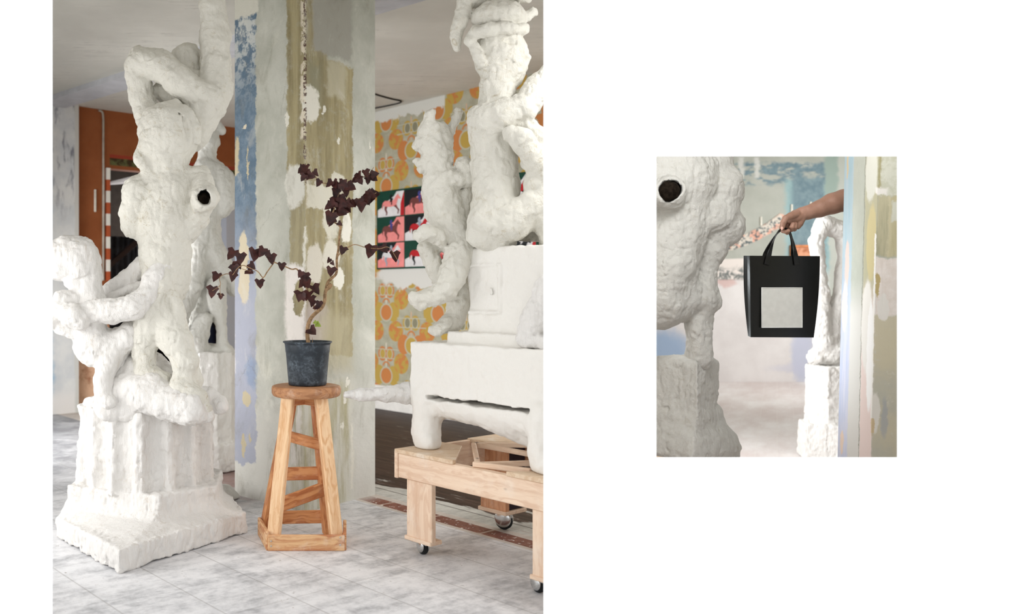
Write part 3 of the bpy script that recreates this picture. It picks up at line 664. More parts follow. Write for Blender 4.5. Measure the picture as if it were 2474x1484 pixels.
for i, (a, b, h, t) in enumerate(((0, 1, 0.072, 0.016), (1, 2, 0.078, 0.016), (3, 0, 0.085, 0.016))):
    A = fb[a] + Vector((0, 0, h / 2)); B = fb[b] + Vector((0, 0, h / 2 + (0.0)))
    board('foot_board', A, B, h, t, PINE_DUSTY, stool, label='dusty board nailed round the foot')
for px, py in ((655, 1308), (655, 1320), (822, 1299), (822, 1317)):
    bm = bmesh.new(); bmesh.ops.create_icosphere(bm, subdivisions=2, radius=0.0042, matrix=Matrix.Translation(P(px, py, 3.976))); from_bm('nail', bm, NAIL, stool, True)

# ------------------------------------------------------------------ potted ivy
BLACKP = M('black_plastic', 0.5, 0.4); co = BLACKP.coord(); q = BLACKP.noise(co, 14, 6, 0.7); q2 = BLACKP.noise(co, 90, 3)
BLACKP = BLACKP.done(BLACKP.mix(BLACKP.m('MULTIPLY', BLACKP.ramp(q, 0.40, 0.7), BLACKP.ramp(q2, 0.3, 0.7)), lin(38, 46, 54), lin(98, 110, 120)))
SOIL = flat('dry_soil', lin(66, 54, 46), 0.95, 0.1)
LEAF = M('dry_ivy_leaf', 0.55, 0.35); q = LEAF.noise(LEAF.coord(), 30, 4); LEAF = LEAF.done(LEAF.mix(LEAF.ramp(q, 0.3, 0.7), lin(40, 16, 15), lin(72, 32, 27)))
STEM = flat('ivy_stem', lin(158, 128, 96), 0.8, 0.2, 0, 0.3, 60)
GREENLEAF = flat('green_shoot', lin(150, 170, 70), 0.6)
PY_ = 4.16; pot_c = Vector((P(743, 930, PY_).x, PY_, ST + 0.001)); ivy = thing('potted_ivy', 'black nursery pot with a withered dark red ivy on the stool', 'plant', pot_c)
bm = bmesh.new(); H_ = 0.206
prof = [(0, 0.006), (0.075, 0.006), (0.086, 0.0), (0.0905, 0.004), (0.0915, 0.02), (0.103, 0.152), (0.1045, 0.154), (0.108, 0.188), (0.108, 0.190), (0.111, 0.198), (0.1165, 0.200), (0.1165, 0.206), (0.109, 0.206), (0.106, 0.198), (0.104, 0.172), (0, 0.172)]
lathe_bm(bm, prof, pot_c, 64); fix(bm); from_bm('pot', bm, BLACKP, ivy, True)
bm = bmesh.new(); lathe_bm(bm, [(0, 0.178), (0.05, 0.180), (0.09, 0.176), (0.1045, 0.174), (0.1045, 0.170)], pot_c, 40)
random.seed(4)
for v in bm.verts: v.co.z += random.uniform(-0.003, 0.004)
fix(bm); from_bm('soil', bm, SOIL, ivy, True)
def cp(x, y): return 500 + x / 3.028, 370 + y / 3.028
rnd = random.Random(7)
def stem(bm, pts, r0, r1, dy=0.0, Y=PY_):
    q = []; N = len(pts)
    for i, p in enumerate(pts):
        px, py = cp(*p); q.append(P(px, py, Y + dy * i / (N - 1) + rnd.uniform(-0.004, 0.004)))
    sp = spline(q, 5); tube_bm(bm, sp, [r0 + (r1 - r0) * i / (len(sp) - 1) for i in range(len(sp))], 7)
bm = bmesh.new()
stem(bm, [(738, 1420), (740, 1390), (735, 1330), (740, 1260), (760, 1210), (790, 1175), (840, 1130), (860, 1080), (868, 1010), (900, 980), (905, 962), (880, 985)], 0.0105, 0.0075)
stem(bm, [(868, 1010), (885, 945), (920, 910), (945, 880), (950, 830), (950, 770), (962, 700), (968, 620), (977, 540), (972, 512)], 0.0075, 0.0050, 0.02)
stem(bm, [(975, 540), (955, 520), (928, 500), (918, 450), (935, 400), (950, 350), (970, 290), (1000, 250)], 0.0048, 0.0022, 0.03)
stem(bm, [(790, 1150), (772, 1090), (735, 1000), (700, 910), (658, 850), (620, 850), (560, 825), (490, 795), (450, 745), (420, 722), (388, 700)], 0.0045, 0.002, -0.05)
stem(bm, [(492, 798), (440, 870), (410, 910), (370, 865), (300, 835), (262, 822), (225, 842), (190, 890)], 0.003, 0.0017, -0.03, PY_ - 0.04)
stem(bm, [(410, 910), (407, 950), (395, 985)], 0.0022, 0.0014, 0, PY_ - 0.04); stem(bm, [(190, 892), (140, 884), (92, 912), (97, 965), (40, 1008)], 0.002, 0.0014, -0.02, PY_ - 0.06)
stem(bm, [(350, 870), (300, 860), (250, 845)], 0.0018, 0.0012, 0, PY_ - 0.05); stem(bm, [(97, 965), (95, 1010), (105, 1045)], 0.0016, 0.0012, 0, PY_ - 0.07)
stem(bm, [(952, 765), (990, 715), (1050, 680), (1090, 670), (1160, 690), (1260, 700), (1330, 690), (1393, 780)], 0.0026, 0.0014, -0.06)
stem(bm, [(1000, 250), (900, 225), (830, 215), (790, 170), (740, 130), (722, 88)], 0.003, 0.0014, 0.04, PY_ + 0.03)
stem(bm, [(1000, 250), (1060, 220), (1110, 185), (1160, 170), (1195, 145), (1220, 103)], 0.003, 0.0014, -0.03, PY_ + 0.03)
stem(bm, [(950, 350), (1050, 350), (1130, 330), (1172, 325), (1240, 290)], 0.003, 0.0016, -0.03, PY_ + 0.02)
stem(bm, [(850, 1110), (855, 1070), (848, 1040)], 0.0016, 0.0008); stem(bm, [(945, 880), (930, 820), (890, 790)], 0.002, 0.0012, -0.02)
stem(bm, [(772, 1398), (772, 1350)], 0.0014, 0.0010, 0, PY_ - 0.03)
fix(bm); from_bm('stem', bm, STEM, ivy, True)
SHAPE = [(0, -0.05), (0.32, -0.22), (0.62, 0.05), (0.42, 0.28), (0.30, 0.62), (0, 1.0), (-0.30, 0.62), (-0.42, 0.28), (-0.62, 0.05), (-0.32, -0.22)]
def leaf(bm, px, py, size, ang, Y, fold=0.35, mi=0):
    """a folded, slightly curled ivy leaf; ang: direction of its tip, degrees from straight down"""
    c0 = P(px, py, Y); s = size * Y / F
    R = Matrix.Rotation(math.radians(rnd.uniform(-35, 35)), 3, 'Z') @ Matrix.Rotation(math.radians(rnd.uniform(-30, 30)), 3, 'X') @ Matrix.Rotation(math.radians(ang), 3, 'Y')
    def q(a, b):
        y = -fold * abs(a) - 0.25 * max(b - 0.3, 0) ** 2 * rnd.uniform(0.6, 1.6)
        return c0 + R @ (Vector((a * rnd.uniform(0.9, 1.1), y, -(b - 0.35))) * s)
    mid = [q(0, t) for t in (-0.05, 0.3, 0.65, 1.0)]
    V0 = [bm.verts.new(p) for p in mid]
    for sg_ in (1, -1):
        o = [bm.verts.new(q(sg_ * a, b)) for a, b in ((0.32, -0.22), (0.62, 0.05), (0.42, 0.28), (0.30, 0.62))]
        for f in ((V0[0], o[0], o[1], V0[1]), (V0[1], o[1], o[2]), (V0[1], o[2], o[3], V0[2]), (V0[2], o[3], V0[3])):
            g = bm.faces.new(f if sg_ > 0 else tuple(reversed(f))); g.smooth = True; g.material_index = mi
leaves = [(690,130,66,60),(722,112,56,10),(728,160,62,-20),(762,165,55,-60),(792,148,46,-40),(708,178,50,40),(820,218,48,30),
 (900,225,55,50),(935,228,60,-30),(960,240,55,20),(1000,245,70,-40),(1015,285,58,0),(1052,250,68,-50),(940,288,62,10),(985,222,50,30),
 (950,330,70,20),(915,372,62,60),(960,385,75,-10),(1005,370,70,-60),(1022,405,62,-30),(970,412,62,15),(895,390,60,40),(938,350,60,-70),(992,345,66,-40),(1052,375,66,-70),(1078,362,52,-20),(900,470,80,25),(906,500,58,20),(985,440,56,-60),(1012,425,50,-80),(925,430,50,20),
 (1110,365,58,-10),(1126,392,62,-10),(1142,350,56,-60),(1175,340,64,-20),(1202,312,70,-60),(1232,300,66,-80),(1192,350,60,10),(1165,312,54,60),
 (1090,188,62,50),(1112,166,50,-30),(1118,200,52,-20),(1160,150,56,-10),(1190,175,62,0),(1212,180,60,-60),(1226,155,50,-100),(1180,200,45,10),(972,516,34,-60),
 (993,712,54,20),(1196,712,86,10),(1296,700,60,-40),(1370,755,70,0),(890,785,36,30),(922,806,30,-40),(905,866,64,20),
 (685,885,46,30),(720,900,56,10),(712,942,76,20),(698,962,56,30),(738,962,60,-20),(790,1000,74,-30),(682,1042,72,30),(704,1052,52,-30),(740,1045,72,-5),(762,1075,60,-10),(822,1105,48,10),(800,1130,40,60),(770,1098,46,10),
 (545,830,54,0),(470,772,66,0),(448,742,44,-40),(402,722,66,20),(345,742,84,10),(330,825,52,-40),(316,866,56,-60),(385,955,62,10),(185,742,80,25),(246,768,72,0),(230,812,60,-20),(206,850,66,0),(186,905,60,10),(70,908,66,10),(42,1012,74,20),(102,1045,42,0),
 (772,1305,72,-50)]
bm = bmesh.new()
for x, y, sz, ang in leaves:
    px, py = cp(x, y); leaf(bm, px, py, sz / 3.028 * 1.12, ang + rnd.uniform(-12, 12), PY_ - 0.03 + rnd.uniform(-0.025, 0.03) + (0.03 if y < 450 else -0.02))
from_bm('foliage', bm, LEAF, ivy)
bm = bmesh.new(); leaf(bm, *cp(815, 1255), 14, -60, PY_, 0.2); leaf(bm, *cp(790, 1240), 9, 60, PY_, 0.2); props(from_bm('shoot', bm, GREENLEAF, ivy), 'small fresh green shoot')

# ------------------------------------------------------------------ wheeled timber trolley
TO = Vector((0.453, 3.97, 0)); TF = Vector((0.602, -0.799, 0)); TG = Vector((0.799, 0.602, 0))
def T(f, g, z): return TO + TF * f + TG * g + Vector((0, 0, z))
SPRUCE = mat_wood('pale_spruce', lin(232, 208, 184), lin(204, 166, 138), 0.7, 0.3)
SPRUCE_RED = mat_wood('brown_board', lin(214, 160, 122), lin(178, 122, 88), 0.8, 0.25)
PLY = mat_wood('plywood_gusset', lin(218, 196, 170), lin(190, 156, 122), 0.7, 0.6, False)
DARKP = flat('dark_strip', lin(52, 40, 46), 0.8, 0.2); CHROME = flat('caster_chrome', lin(214, 216, 216), 0.18, 0.6, 1.0, 0.04); RUBBER = flat('caster_rubber', lin(30, 32, 34), 0.7, 0.3)
TL, TW, ZT, ZB = 0.92, 0.76, 0.446, 0.337
trolley = thing('timber_trolley', 'pale timber trolley on casters carrying the horned plaster group', 'trolley', T(TL / 2, TW / 2, 0))
board('beam', T(0, 0.02, (ZT + ZB) / 2), T(TL, 0.02, (ZT + ZB) / 2), ZT - ZB, 0.04, SPRUCE, trolley)
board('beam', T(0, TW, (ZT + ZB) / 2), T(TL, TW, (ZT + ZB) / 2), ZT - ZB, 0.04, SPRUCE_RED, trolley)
board('end_board', T(-0.012, -0.004, 0.395), T(-0.012, TW + 0.02, 0.395), 0.125, 0.022, SPRUCE, trolley)
board('end_board', T(TL + 0.012, 0, 0.395), T(TL + 0.012, TW + 0.02, 0.395), 0.125, 0.022, SPRUCE, trolley)
def caster(f, g, r, ang):
    c = T(f, g, r)
    ax = Vector((math.cos(ang), math.sin(ang), 0)); o = thing('caster', None, None, c); del_ = None
    o.parent = trolley; o.matrix_parent_inverse = Matrix.Translation(-trolley.location)
    bm = bmesh.new(); R = frame(ax)
    ring = [(-0.011, r * 0.6), (-0.012, r * 0.93), (-0.007, r), (0.007, r), (0.012, r * 0.93), (0.011, r * 0.6), (-0.011, r * 0.6)]
    n = 28; L = [[bm.verts.new(c + R @ Vector((x, q * math.cos(2 * math.pi * k / n), q * math.sin(2 * math.pi * k / n)))) for k in range(n)] for x, q in ring[:-1]]
    for i in range(6):
        for k in range(n): bm.faces.new((L[i][k], L[i][(k + 1) % n], L[(i + 1) % 6][(k + 1) % n], L[(i + 1) % 6][k]))
    fix(bm); from_bm('wheel', bm, RUBBER, o, True)
    bm = bmesh.new()                                      # rounded chrome hood over the upper part of the wheel
    side = R @ Vector((0, 1, 0)); hc = c + Vector((0, 0, r * 0.25))
    for sx in (-1, 1):
        m4 = Matrix.Translation(hc + ax * 0.015 * sx) @ R.to_4x4() @ Matrix.Diagonal((0.010, r * 1.0, r * 0.98, 1))
        bmesh.ops.create_uvsphere(bm, u_segments=24, v_segments=14, radius=1, matrix=m4)
    m4 = Matrix.Translation(hc + Vector((0, 0, r * 0.35))) @ R.to_4x4() @ Matrix.Diagonal((0.019, r * 0.98, r * 0.72, 1))
    bmesh.ops.create_uvsphere(bm, u_segments=24, v_segments=14, radius=1, matrix=m4)
    from_bm('hood', bm, CHROME, o, True)
    return c
def leg(f0, f1, g, zb, near=True):
    w = f1 - f0; fm = (f0 + f1) / 2; zt = ZB if near else ZB + 0.09
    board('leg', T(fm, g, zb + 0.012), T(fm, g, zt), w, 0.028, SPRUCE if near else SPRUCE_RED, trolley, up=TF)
    gi = 0.075
    for s in () if near else (f0 + 0.014, f1 - 0.014):
        board('leg_side', T(s, g + gi, zb + 0.02), T(s, g + gi, zt), 0.02, 0.12, DARKP if not near else SPRUCE, trolley, up=TF)
    board('leg_plate', T(f0 - 0.008, g + (0.016 if near else 0.055), zb + 0.008), T(f1 + (0.0 if near else 0.008), g + (0.016 if near else 0.055), zb + 0.008), 0.018, 0.075 if near else 0.16, SPRUCE, trolley)
    r = 0.031 if near else 0.044; fm = (f0 + 0.055 if f0 < 0.4 else f0 - 0.005) if near else fm; gc = g + (0.045 if near else 0.08); c = caster(fm - 0.01, gc, r, 0.35 if near else 0.9)
    bm = bmesh.new(); q = T(fm - 0.01, gc, 0)
    tube_bm(bm, [(q.x, q.y, r * 2.0), (q.x, q.y, zb + 0.01)], 0.012, 12); fix(bm); from_bm('caster_stem', bm, CHROME, trolley, True)
leg(0.048, 0.203, 0.02 - 0.032 + 0.032, 0.068); leg(0.739, 0.895, 0.02, 0.068)
leg(-0.03, 0.13, TW - 0.16, 0.10, False); leg(0.74, 0.88, TW - 0.16, 0.10, False)
def gusset(pts, z, label=None):
    bm = bmesh.new(); bm_poly_prism(bm, [tuple(T(f, g, 0).xy) for f, g in pts], z, z + 0.018); fix(bm); bevel(bm, 0.002); from_bm('gusset_plate', bm, PLY, trolley)
gusset([(-0.02, -0.005), (0.16, -0.005), (0.335, -0.005), (0.33, 0.02), (0.11, 0.30), (-0.02, 0.30)], ZT); gusset([(0.62, -0.005), (TL + 0.02, -0.005), (TL + 0.02, 0.30), (0.83, 0.30)], ZT)
gusset([(-0.02, TW + 0.02), (-0.02, TW - 0.28), (0.1, TW - 0.28), (0.36, TW + 0.02)], ZT); gusset([(TL + 0.01, TW + 0.02), (TL + 0.01, TW - 0.28), (0.83, TW - 0.28), (0.60, TW + 0.02)], ZT)
def brace(a, b, w=0.022, mat=None): board('brace', a, b, w, 0.022, mat or SPRUCE, trolley)
zt2 = ZT + 0.012
brace(T(0.10, 0.40, zt2), T(0.69, 0.40, zt2)); brace(T(0.105, 0.385, zt2), T(0.43, 0.045, zt2)); brace(T(0.45, 0.045, zt2), T(0.62, 0.37, zt2)); brace(T(0.42, 0.03, zt2), T(0.66, 0.10, zt2))
brace(T(0.105, 0.40, zt2), T(0.43, TW, zt2), 0.022); brace(T(0.62, 0.40, zt2), T(0.45, TW, zt2))

# ------------------------------------------------------------------ plaster group on the trolley
def tp(f, g, z): return tuple(T(f, g, z))
RT = Matrix((TF, TG, (0, 0, 1))).transposed()
horned = thing('plaster_horned_group', 'white plaster group of two seated horned figures on a stepped block with tail and legs', 'sculpture', T(0.45, 0.35, ZT + 0.018))
S = Solid((0.3, 3.2, ZT + 0.018), (1.45, 4.6, 1.43), 0.0062, 3)
def tb(f0, f1, g0, g1, z0, z1, rnd_=0.012, k=0.01, sub=False): S.box(T((f0 + f1) / 2, (g0 + g1) / 2, (z0 + z1) / 2), ((f1 - f0) / 2, (g1 - g0) / 2, (z1 - z0) / 2), RT, rnd_, k, sub)
tb(-0.03, 0.86, 0.10, 0.46, 0.70, 0.945, 0.008)
S.cap(tp(0.02, 0.18, 0.69), tp(0.78, 0.18, 0.66), 0.075, 0.10, 0.03); S.cap(tp(0.02, 0.38, 0.69), tp(0.78, 0.38, 0.66), 0.075, 0.10, 0.03); S.cap(tp(0.05, 0.28, 0.66), tp(0.78, 0.28, 0.63), 0.075, 0.10, 0.05)
S.cap(tp(0.42, 0.2, 0.64), tp(0.62, 0.22, 0.57), 0.06, 0.055, 0.05)
for fx, gx in ((0.03, 0.15), (0.715, 0.12), (0.785, 0.38)):
    S.cap(tp(fx, gx, 0.66), tp(fx, gx, 0.53), 0.068, 0.060, 0.04); S.cap(tp(fx, gx, 0.54), tp(fx + 0.02, gx - 0.01, 0.49), 0.06, 0.060, 0.03)
    S.cap(tp(fx, gx, 0.49), tp(fx + 0.045, gx - 0.03, 0.485), 0.045, 0.042, 0.03)
tb(0.135, 0.86, 0.17, 0.46, 0.93, 0.998, 0.008); tb(0.222, 0.86, 0.215, 0.46, 0.98, 1.372, 0.012)
# raised panel outline on the box front, slit under the big block
tb(0.225, 0.418, 0.205, 0.225, 1.075, 1.30, 0.01, 0.004); tb(0.222, 0.395, 0.205, 0.216, 1.095, 1.285, 0.006, 0.012, True)
tb(0.08, 0.66, 0.02, 0.30, 0.690, 0.708, 0.002, 0.004, True)
S.rough(0.004, 0.06, 1); S.rough(0.003, 0.02, 2)
S.torn(0.35); S.mesh('stepped_block', PLASTER_SMOOTH, horned)
S = Figure(3.7, 4.35, (810, 1090), (880, 1010), 0.0052, 5)
S.limb((838, 955, 4.02, 10), (870, 953, 4.03, 15), (930, 953, 4.05, 19), (985, 951, 4.10, 27), (1040, 955, 4.16, 30), k=16)
S.rough(0.006, 0.04, 1); S.rough(0.003, 0.015, 2); S.torn(1.0); S.mesh('tail', PLASTER_STROKED, horned)
# small figure with two horns, looking left
S = Figure(3.72, 4.28, (965, 1190), (235, 830), 0.0052, 7); y = 4.0
S.blob(1052, 345, y, 44, 50, 38, 0, 12); S.blob(1062, 375, y, 36, 48, 34, 0, 14); S.blob(1048, 318, y, 38, 28, 34, 0, 10)
S.limb((1028, 330, y, 20), (1012, 350, y, 12), (1007, 357, y, 9), k=10); S.limb((1032, 385, y, 22), (1012, 392, y, 9), (1006, 389, y, 6), k=8); S.limb((1020, 408, y, 12), (1040, 405, y, 22), k=12)
S.blob(1012, 374, y - 0.02, 10, 6, 30, 0, 6, True)
S.limb((1040, 300, y - 0.02, 16), (1039, 276, y - 0.02, 15), k=8); S.limb((1085, 322, y, 12), (1098, 296, y, 11), (1107, 272, y, 11), k=8)
S.limb((1058, 400, y, 33), (1062, 450, y, 38), k=16); S.limb((1062, 450, y, 44), (1075, 510, y, 46), (1098, 560, y, 44), (1118, 610, y, 44), k=20)
S.limb((1075, 432, y - 0.04, 24), (1110, 432, y - 0.05, 22), (1142, 428, y - 0.05, 22), k=14); S.limb((1138, 425, y - 0.05, 20), (1120, 400, y - 0.05, 22), k=10)
S.limb((1125, 470, y, 20), (1112, 520, y, 24), k=16)
S.limb((1100, 575, y + 0.02, 26), (1060, 572, y - 0.06, 23), (1022, 563, y - 0.1, 20), (1012, 566, y - 0.1, 19), k=12)
S.limb((1030, 600, y + 0.03, 22), (1052, 645, y + 0.03, 25), (1072, 690, y + 0.02, 24), k=12); S.limb((1026, 598, y + 0.03, 16), (1070, 590, y + 0.03, 20), k=12)
S.limb((1112, 610, y - 0.05, 38), (1096, 660, y - 0.08, 34), (1076, 700, y - 0.1, 30), (1050, 716, y - 0.11, 24), (1008, 722, y - 0.12, 19), (1018, 734, y - 0.12, 16), k=14)
S.limb((1120, 690, y + 0.06, 28), (1108, 735, y + 0.05, 30), (1098, 775, y + 0.04, 24), (1060, 796, y - 0.02, 17), (1052, 798, y - 0.02, 16), k=14)
S.rough(0.007, 0.05, 1); S.rough(0.005, 0.018, 2); S.torn(1.0); S.mesh('small_horned_figure', PLASTER, horned)
# large seated figure in a brimmed cap, looking right
S = Figure(3.55, 4.20, (1070, 1400), (-45, 625), 0.0052, 9); y = 3.86
S.blob(1206, 130, y, 62, 78, 50, 0, 14); S.blob(1228, 165, y, 42, 40, 40, 0, 14); S.blob(1205, 42, y, 66, 40, 52, 0, 12); S.limb((1146, 84, y - 0.05, 15), (1180, 74, y - 0.085, 17), (1230, 70, y - 0.085, 18), (1264, 70, y - 0.03, 16), k=6)
S.limb((1250, 105, y, 18), (1272, 140, y, 11), (1268, 152, y, 10), k=10); S.limb((1252, 172, y, 16), (1266, 165, y, 9), k=8); S.limb((1248, 190, y, 18), (1240, 192, y, 20), k=10)
S.blob(1240, 100, y - 0.085, 18, 6, 10, 0, 8, True)
S.limb((1150, 75, y - 0.05, 14), (1136, 98, y - 0.05, 14), (1158, 135, y - 0.05, 15), (1168, 150, y - 0.05, 14), k=10)
S.limb((1252, 55, y, 15), (1275, 38, y, 13), (1286, 28, y, 13), k=8)
S.limb((1210, 0, y + 0.08, 26), (1165, -10, y + 0.06, 24), (1126, 5, y + 0.02, 22), (1108, 60, y, 16), (1100, 95, y, 13), (1104, 118, y, 9), k=10)
S.limb((1215, -20, y, 24), (1275, -2, y - 0.03, 10), k=10)
S.limb((1203, 190, y, 42), (1202, 250, y, 44), (1190, 300, y, 54), k=18)
S.limb((1172, 294, y - 0.04, 46), (1215, 284, y - 0.08, 44), (1262, 262, y - 0.10, 37), (1300, 215, y - 0.06, 34), (1345, 165, y - 0.06, 30), k=18)
S.limb((1186, 310, y, 56), (1194, 380, y + 0.01, 54), (1198, 450, y, 57), (1200, 520, y, 62), k=25)
S.limb((1236, 322, y - 0.15, 24), (1262, 340, y - 0.16, 30), (1290, 385, y - 0.13, 34), (1325, 430, y - 0.12, 34), k=12); S.limb((1270, 305, y - 0.1, 24), (1325, 350, y - 0.1, 28), k=12)
S.blob(1300, 445, y - 0.1, 38, 42, 36, 0, 14)
S.limb((1178, 535, y - 0.04, 46), (1235, 538, y - 0.08, 46), (1290, 500, y - 0.1, 42), (1340, 470, y - 0.1, 40), k=22); S.limb((1190, 540, y + 0.08, 46), (1300, 545, y + 0.06, 40), k=20)
S.limb((1160, 570, y - 0.02, 34), (1215, 578, y - 0.02, 36), k=18); S.limb((1310, 500, y - 0.1, 40), (1352, 600, y - 0.1, 34), k=16)
S.rough(0.008, 0.06, 1); S.rough(0.0022, 0.022, 2); S.torn(1.0); S.mesh('large_capped_figure', PLASTER, horned)
# lump beside the box foot
S = Figure(3.25, 3.9, (1215, 1390), (640, 860), 0.0052, 11)
S.limb((1330, 700, 3.55, 40), (1295, 770, 3.58, 34), (1272, 818, 3.60, 24), (1300, 826, 3.58, 24), k=18); S.limb((1280, 826, 3.58, 20), (1340, 832, 3.5, 22), k=10)
S.rough(0.007, 0.05, 1); S.rough(0.004, 0.018, 2); S.torn(1.0); S.mesh('foot', PLASTER_STROKED, horned)

# ------------------------------------------------------------------ plaster group on the fluted pedestal
group_a = thing('plaster_embracing_group', 'tall white plaster group of entwined figures on a fluted pedestal beside the column', 'sculpture', (-0.73, 4.35, 0))
S = Solid((-1.22, 3.58, -0.004), (-0.19, 4.95, 0.68), 0.0052, 21)
base = [(-0.742, 3.64), (-0.252, 4.268), (-0.35, 4.62), (-0.68, 4.90), (-1.06, 4.68), (-1.158, 4.19)]
flare = [(-0.655, 3.95), (-0.365, 4.24), (-0.39, 4.62), (-0.69, 4.83), (-1.06, 4.64), (-1.13, 4.215)]
block = [(-0.632, 4.00), (-0.390, 4.24), (-0.40, 4.62), (-0.70, 4.80), (-1.06, 4.62), (-1.108, 4.225)]
S.loft([(0.002, base), (0.105, base)], 0.004, 0.010)
S.loft([(0.08, base), (0.112, [tuple(np.array(a) * 0.55 + np.array(b) * 0.45) for a, b in zip(base, flare)]), (0.138, flare), (0.175, [tuple(np.array(a) * 0.2 + np.array(b) * 0.8) for a, b in zip(flare, block)]), (0.235, block), (0.24, block)], 0.010, 0.006)
cr = G(256, 1372); S.cap(tuple(cr), tuple(cr + Vector((0.004, 0.0, 0.06))), 0.010, 0.004, 0.004, True)
S.loft([(0.20, block), (0.243, block)], 0.01, 0.010)
ccx, ccy, NF = -0.757, 4.395, 14
def flute(R):
    pts = []
    for k in range(280):
        a = 2 * math.pi * k / 280; u = (a * NF / (2 * math.pi) + 0.35) % 1.0
        g = math.sqrt(max(0.0, 1 - ((u - 0.5) / 0.36) ** 2)) if abs(u - 0.5) < 0.36 else 0.0
        sq = (abs(math.cos(a + 0.70)) ** 2.7 + abs(math.sin(a + 0.70)) ** 2.7) ** (-1 / 2.7); q = R * sq - 0.042 * g
        pts.append((ccx + q * math.cos(a), ccy + q * math.sin(a)))
    return pts
S.loft([(0.22, flute(0.316)), (0.62, flute(0.308))], 0.012, 0.008)
S.rough(0.006, 0.07, 1); S.rough(0.0035, 0.022, 2, (1, 1, 1.8))
S.torn(1.0); S.mesh('pedestal', PLASTER_STROKED, group_a)
# rock under the figures
S = Figure(3.78, 4.72, (180, 570), (830, 1050), 0.0052, 22); y = 4.13
S.limb((330, 905, y + 0.1, 52), (300, 945, y + 0.05, 46), (360, 950, y, 52), (410, 975, y - 0.05, 44), (462, 990, y - 0.1, 38), (498, 1003, y - 0.08, 20), k=30)
S.limb((355, 890, y + 0.15, 45), (420, 935, y + 0.12, 45), (455, 965, y + 0.02, 40), k=30)
S.limb((455, 945, y + 0.1, 22), (500, 962, y + 0.1, 26), (526, 978, y + 0.08, 24), (532, 985, y + 0.06, 18), k=16)
S.limb((262, 985, y, 36), (430, 1000, y + 0.05, 28), k=20); S.limb((225, 985, y + 0.2, 26), (480, 990, y + 0.28, 30), k=20); S.limb((240, 985, y + 0.15, 30), (410, 985, y + 0.2, 40), k=20)
S.rough(0.009, 0.06, 1); S.rough(0.0022, 0.022, 2); S.torn(1.0); S.mesh('rock', PLASTER_STROKED, group_a)
# crouching child on the left
S = Figure(3.80, 4.68, (60, 440), (545, 995), 0.0052, 23); y = 4.15
S.blob(186, 612, y, 52, 46, 50, 0, 16); S.limb((160, 615, y, 48), (196, 640, y, 50), (208, 672, y, 36), k=20); S.blob(150, 650, y - 0.02, 36, 32, 36, 0, 18); S.blob(222, 648, y, 22, 52, 34, -15, 14); S.limb((172, 680, y - 0.03, 22), (200, 700, y - 0.02, 28), k=16)
S.limb((210, 680, y, 34), (222, 735, y, 36), k=16); S.limb((180, 722, y - 0.04, 24), (150, 722, y - 0.06, 25), (143, 742, y - 0.07, 24), (180, 765, y - 0.09, 32), (192, 775, y - 0.09, 26), k=14)
S.limb((140, 745, y - 0.06, 26), (122, 770, y - 0.05, 24), (112, 775, y - 0.04, 22), k=14); S.limb((150, 785, y - 0.02, 24), (182, 800, y - 0.02, 22), k=12)
S.limb((205, 735, y, 32), (215, 790, y, 40), (225, 830, y + 0.02, 46), (265, 850, y + 0.04, 48), k=24)
S.limb((215, 752, y - 0.04, 34), (268, 752, y - 0.06, 31), (325, 742, y - 0.07, 29), (356, 712, y - 0.03, 28), (380, 670, y + 0.005, 29), (394, 640, y + 0.035, 26), k=20)
S.limb((240, 735, y + 0.14, 20), (275, 700, y + 0.15, 24), (320, 668, y + 0.14, 24), (345, 640, y + 0.12, 22), k=14); S.limb((262, 722, y + 0.08, 14), (310, 700, y + 0.09, 12), (340, 690, y + 0.1, 12), k=8)
S.limb((265, 842, y + 0.02, 44), (310, 815, y + 0.03, 36), (355, 800, y + 0.05, 30), k=22); S.limb((235, 850, y, 40), (270, 868, y + 0.02, 32), k=20)
S.limb((262, 870, y - 0.02, 30), (252, 915, y - 0.04, 25), (250, 960, y - 0.06, 22), (262, 972, y - 0.08, 20), k=14); S.limb((300, 852, y + 0.18, 26), (330, 850, y + 0.2, 30), k=12)
S.rough(0.008, 0.06, 1); S.rough(0.0022, 0.022, 2); S.torn(1.0); S.mesh('crouching_child', PLASTER_STROKED, group_a)
# standing hooded figure seen from behind
S = Figure(3.72, 4.72, (270, 575), (215, 1010), 0.0052, 24); y = 4.25
S.blob(408, 325, y, 76, 80, 70, 12, 14); S.blob(398, 375, y, 62, 42, 58, 0, 20); S.limb((346, 352, y - 0.05, 16), (341, 386, y - 0.06, 18), (352, 408, y - 0.05, 16), k=22); S.blob(366, 345, y - 0.06, 30, 46, 30, 0, 14)
S.limb((424, 250, y - 0.03, 9), (458, 274, y - 0.05, 11), (475, 308, y - 0.055, 12), (477, 342, y - 0.045, 10), k=8)
S.limb((420, 268, y - 0.10, 6), (446, 292, y - 0.105, 7), (456, 330, y - 0.10, 7), (450, 372, y - 0.09, 6), k=6, sub=True)
S.limb((408, 400, y, 48), (410, 450, y, 52), k=22)
S.limb((335, 462, y - 0.02, 42), (325, 510, y - 0.02, 36), (320, 545, y - 0.02, 30), k=16); S.limb((372, 445, y, 44), (330, 470, y, 36), k=20); S.limb((322, 548, y - 0.02, 30), (342, 562, y - 0.02, 22), k=10)
S.limb((410, 470, y, 62), (400, 540, y, 68), (398, 610, y, 64), (400, 680, y + 0.02, 56), (390, 740, y + 0.02, 46), k=26)
S.limb((442, 440, y + 0.02, 40), (485, 430, y + 0.02, 30), (494, 470, y - 0.06, 33), (492, 482, y - 0.12, 33), k=16); S.limb((440, 550, y, 46), (475, 520, y - 0.02, 34), (492, 490, y - 0.06, 30), k=18)
S.cap(P(494, 484, y - 0.22), P(494, 466, y - 0.03), 0.034, 0.026, 0.008, True)
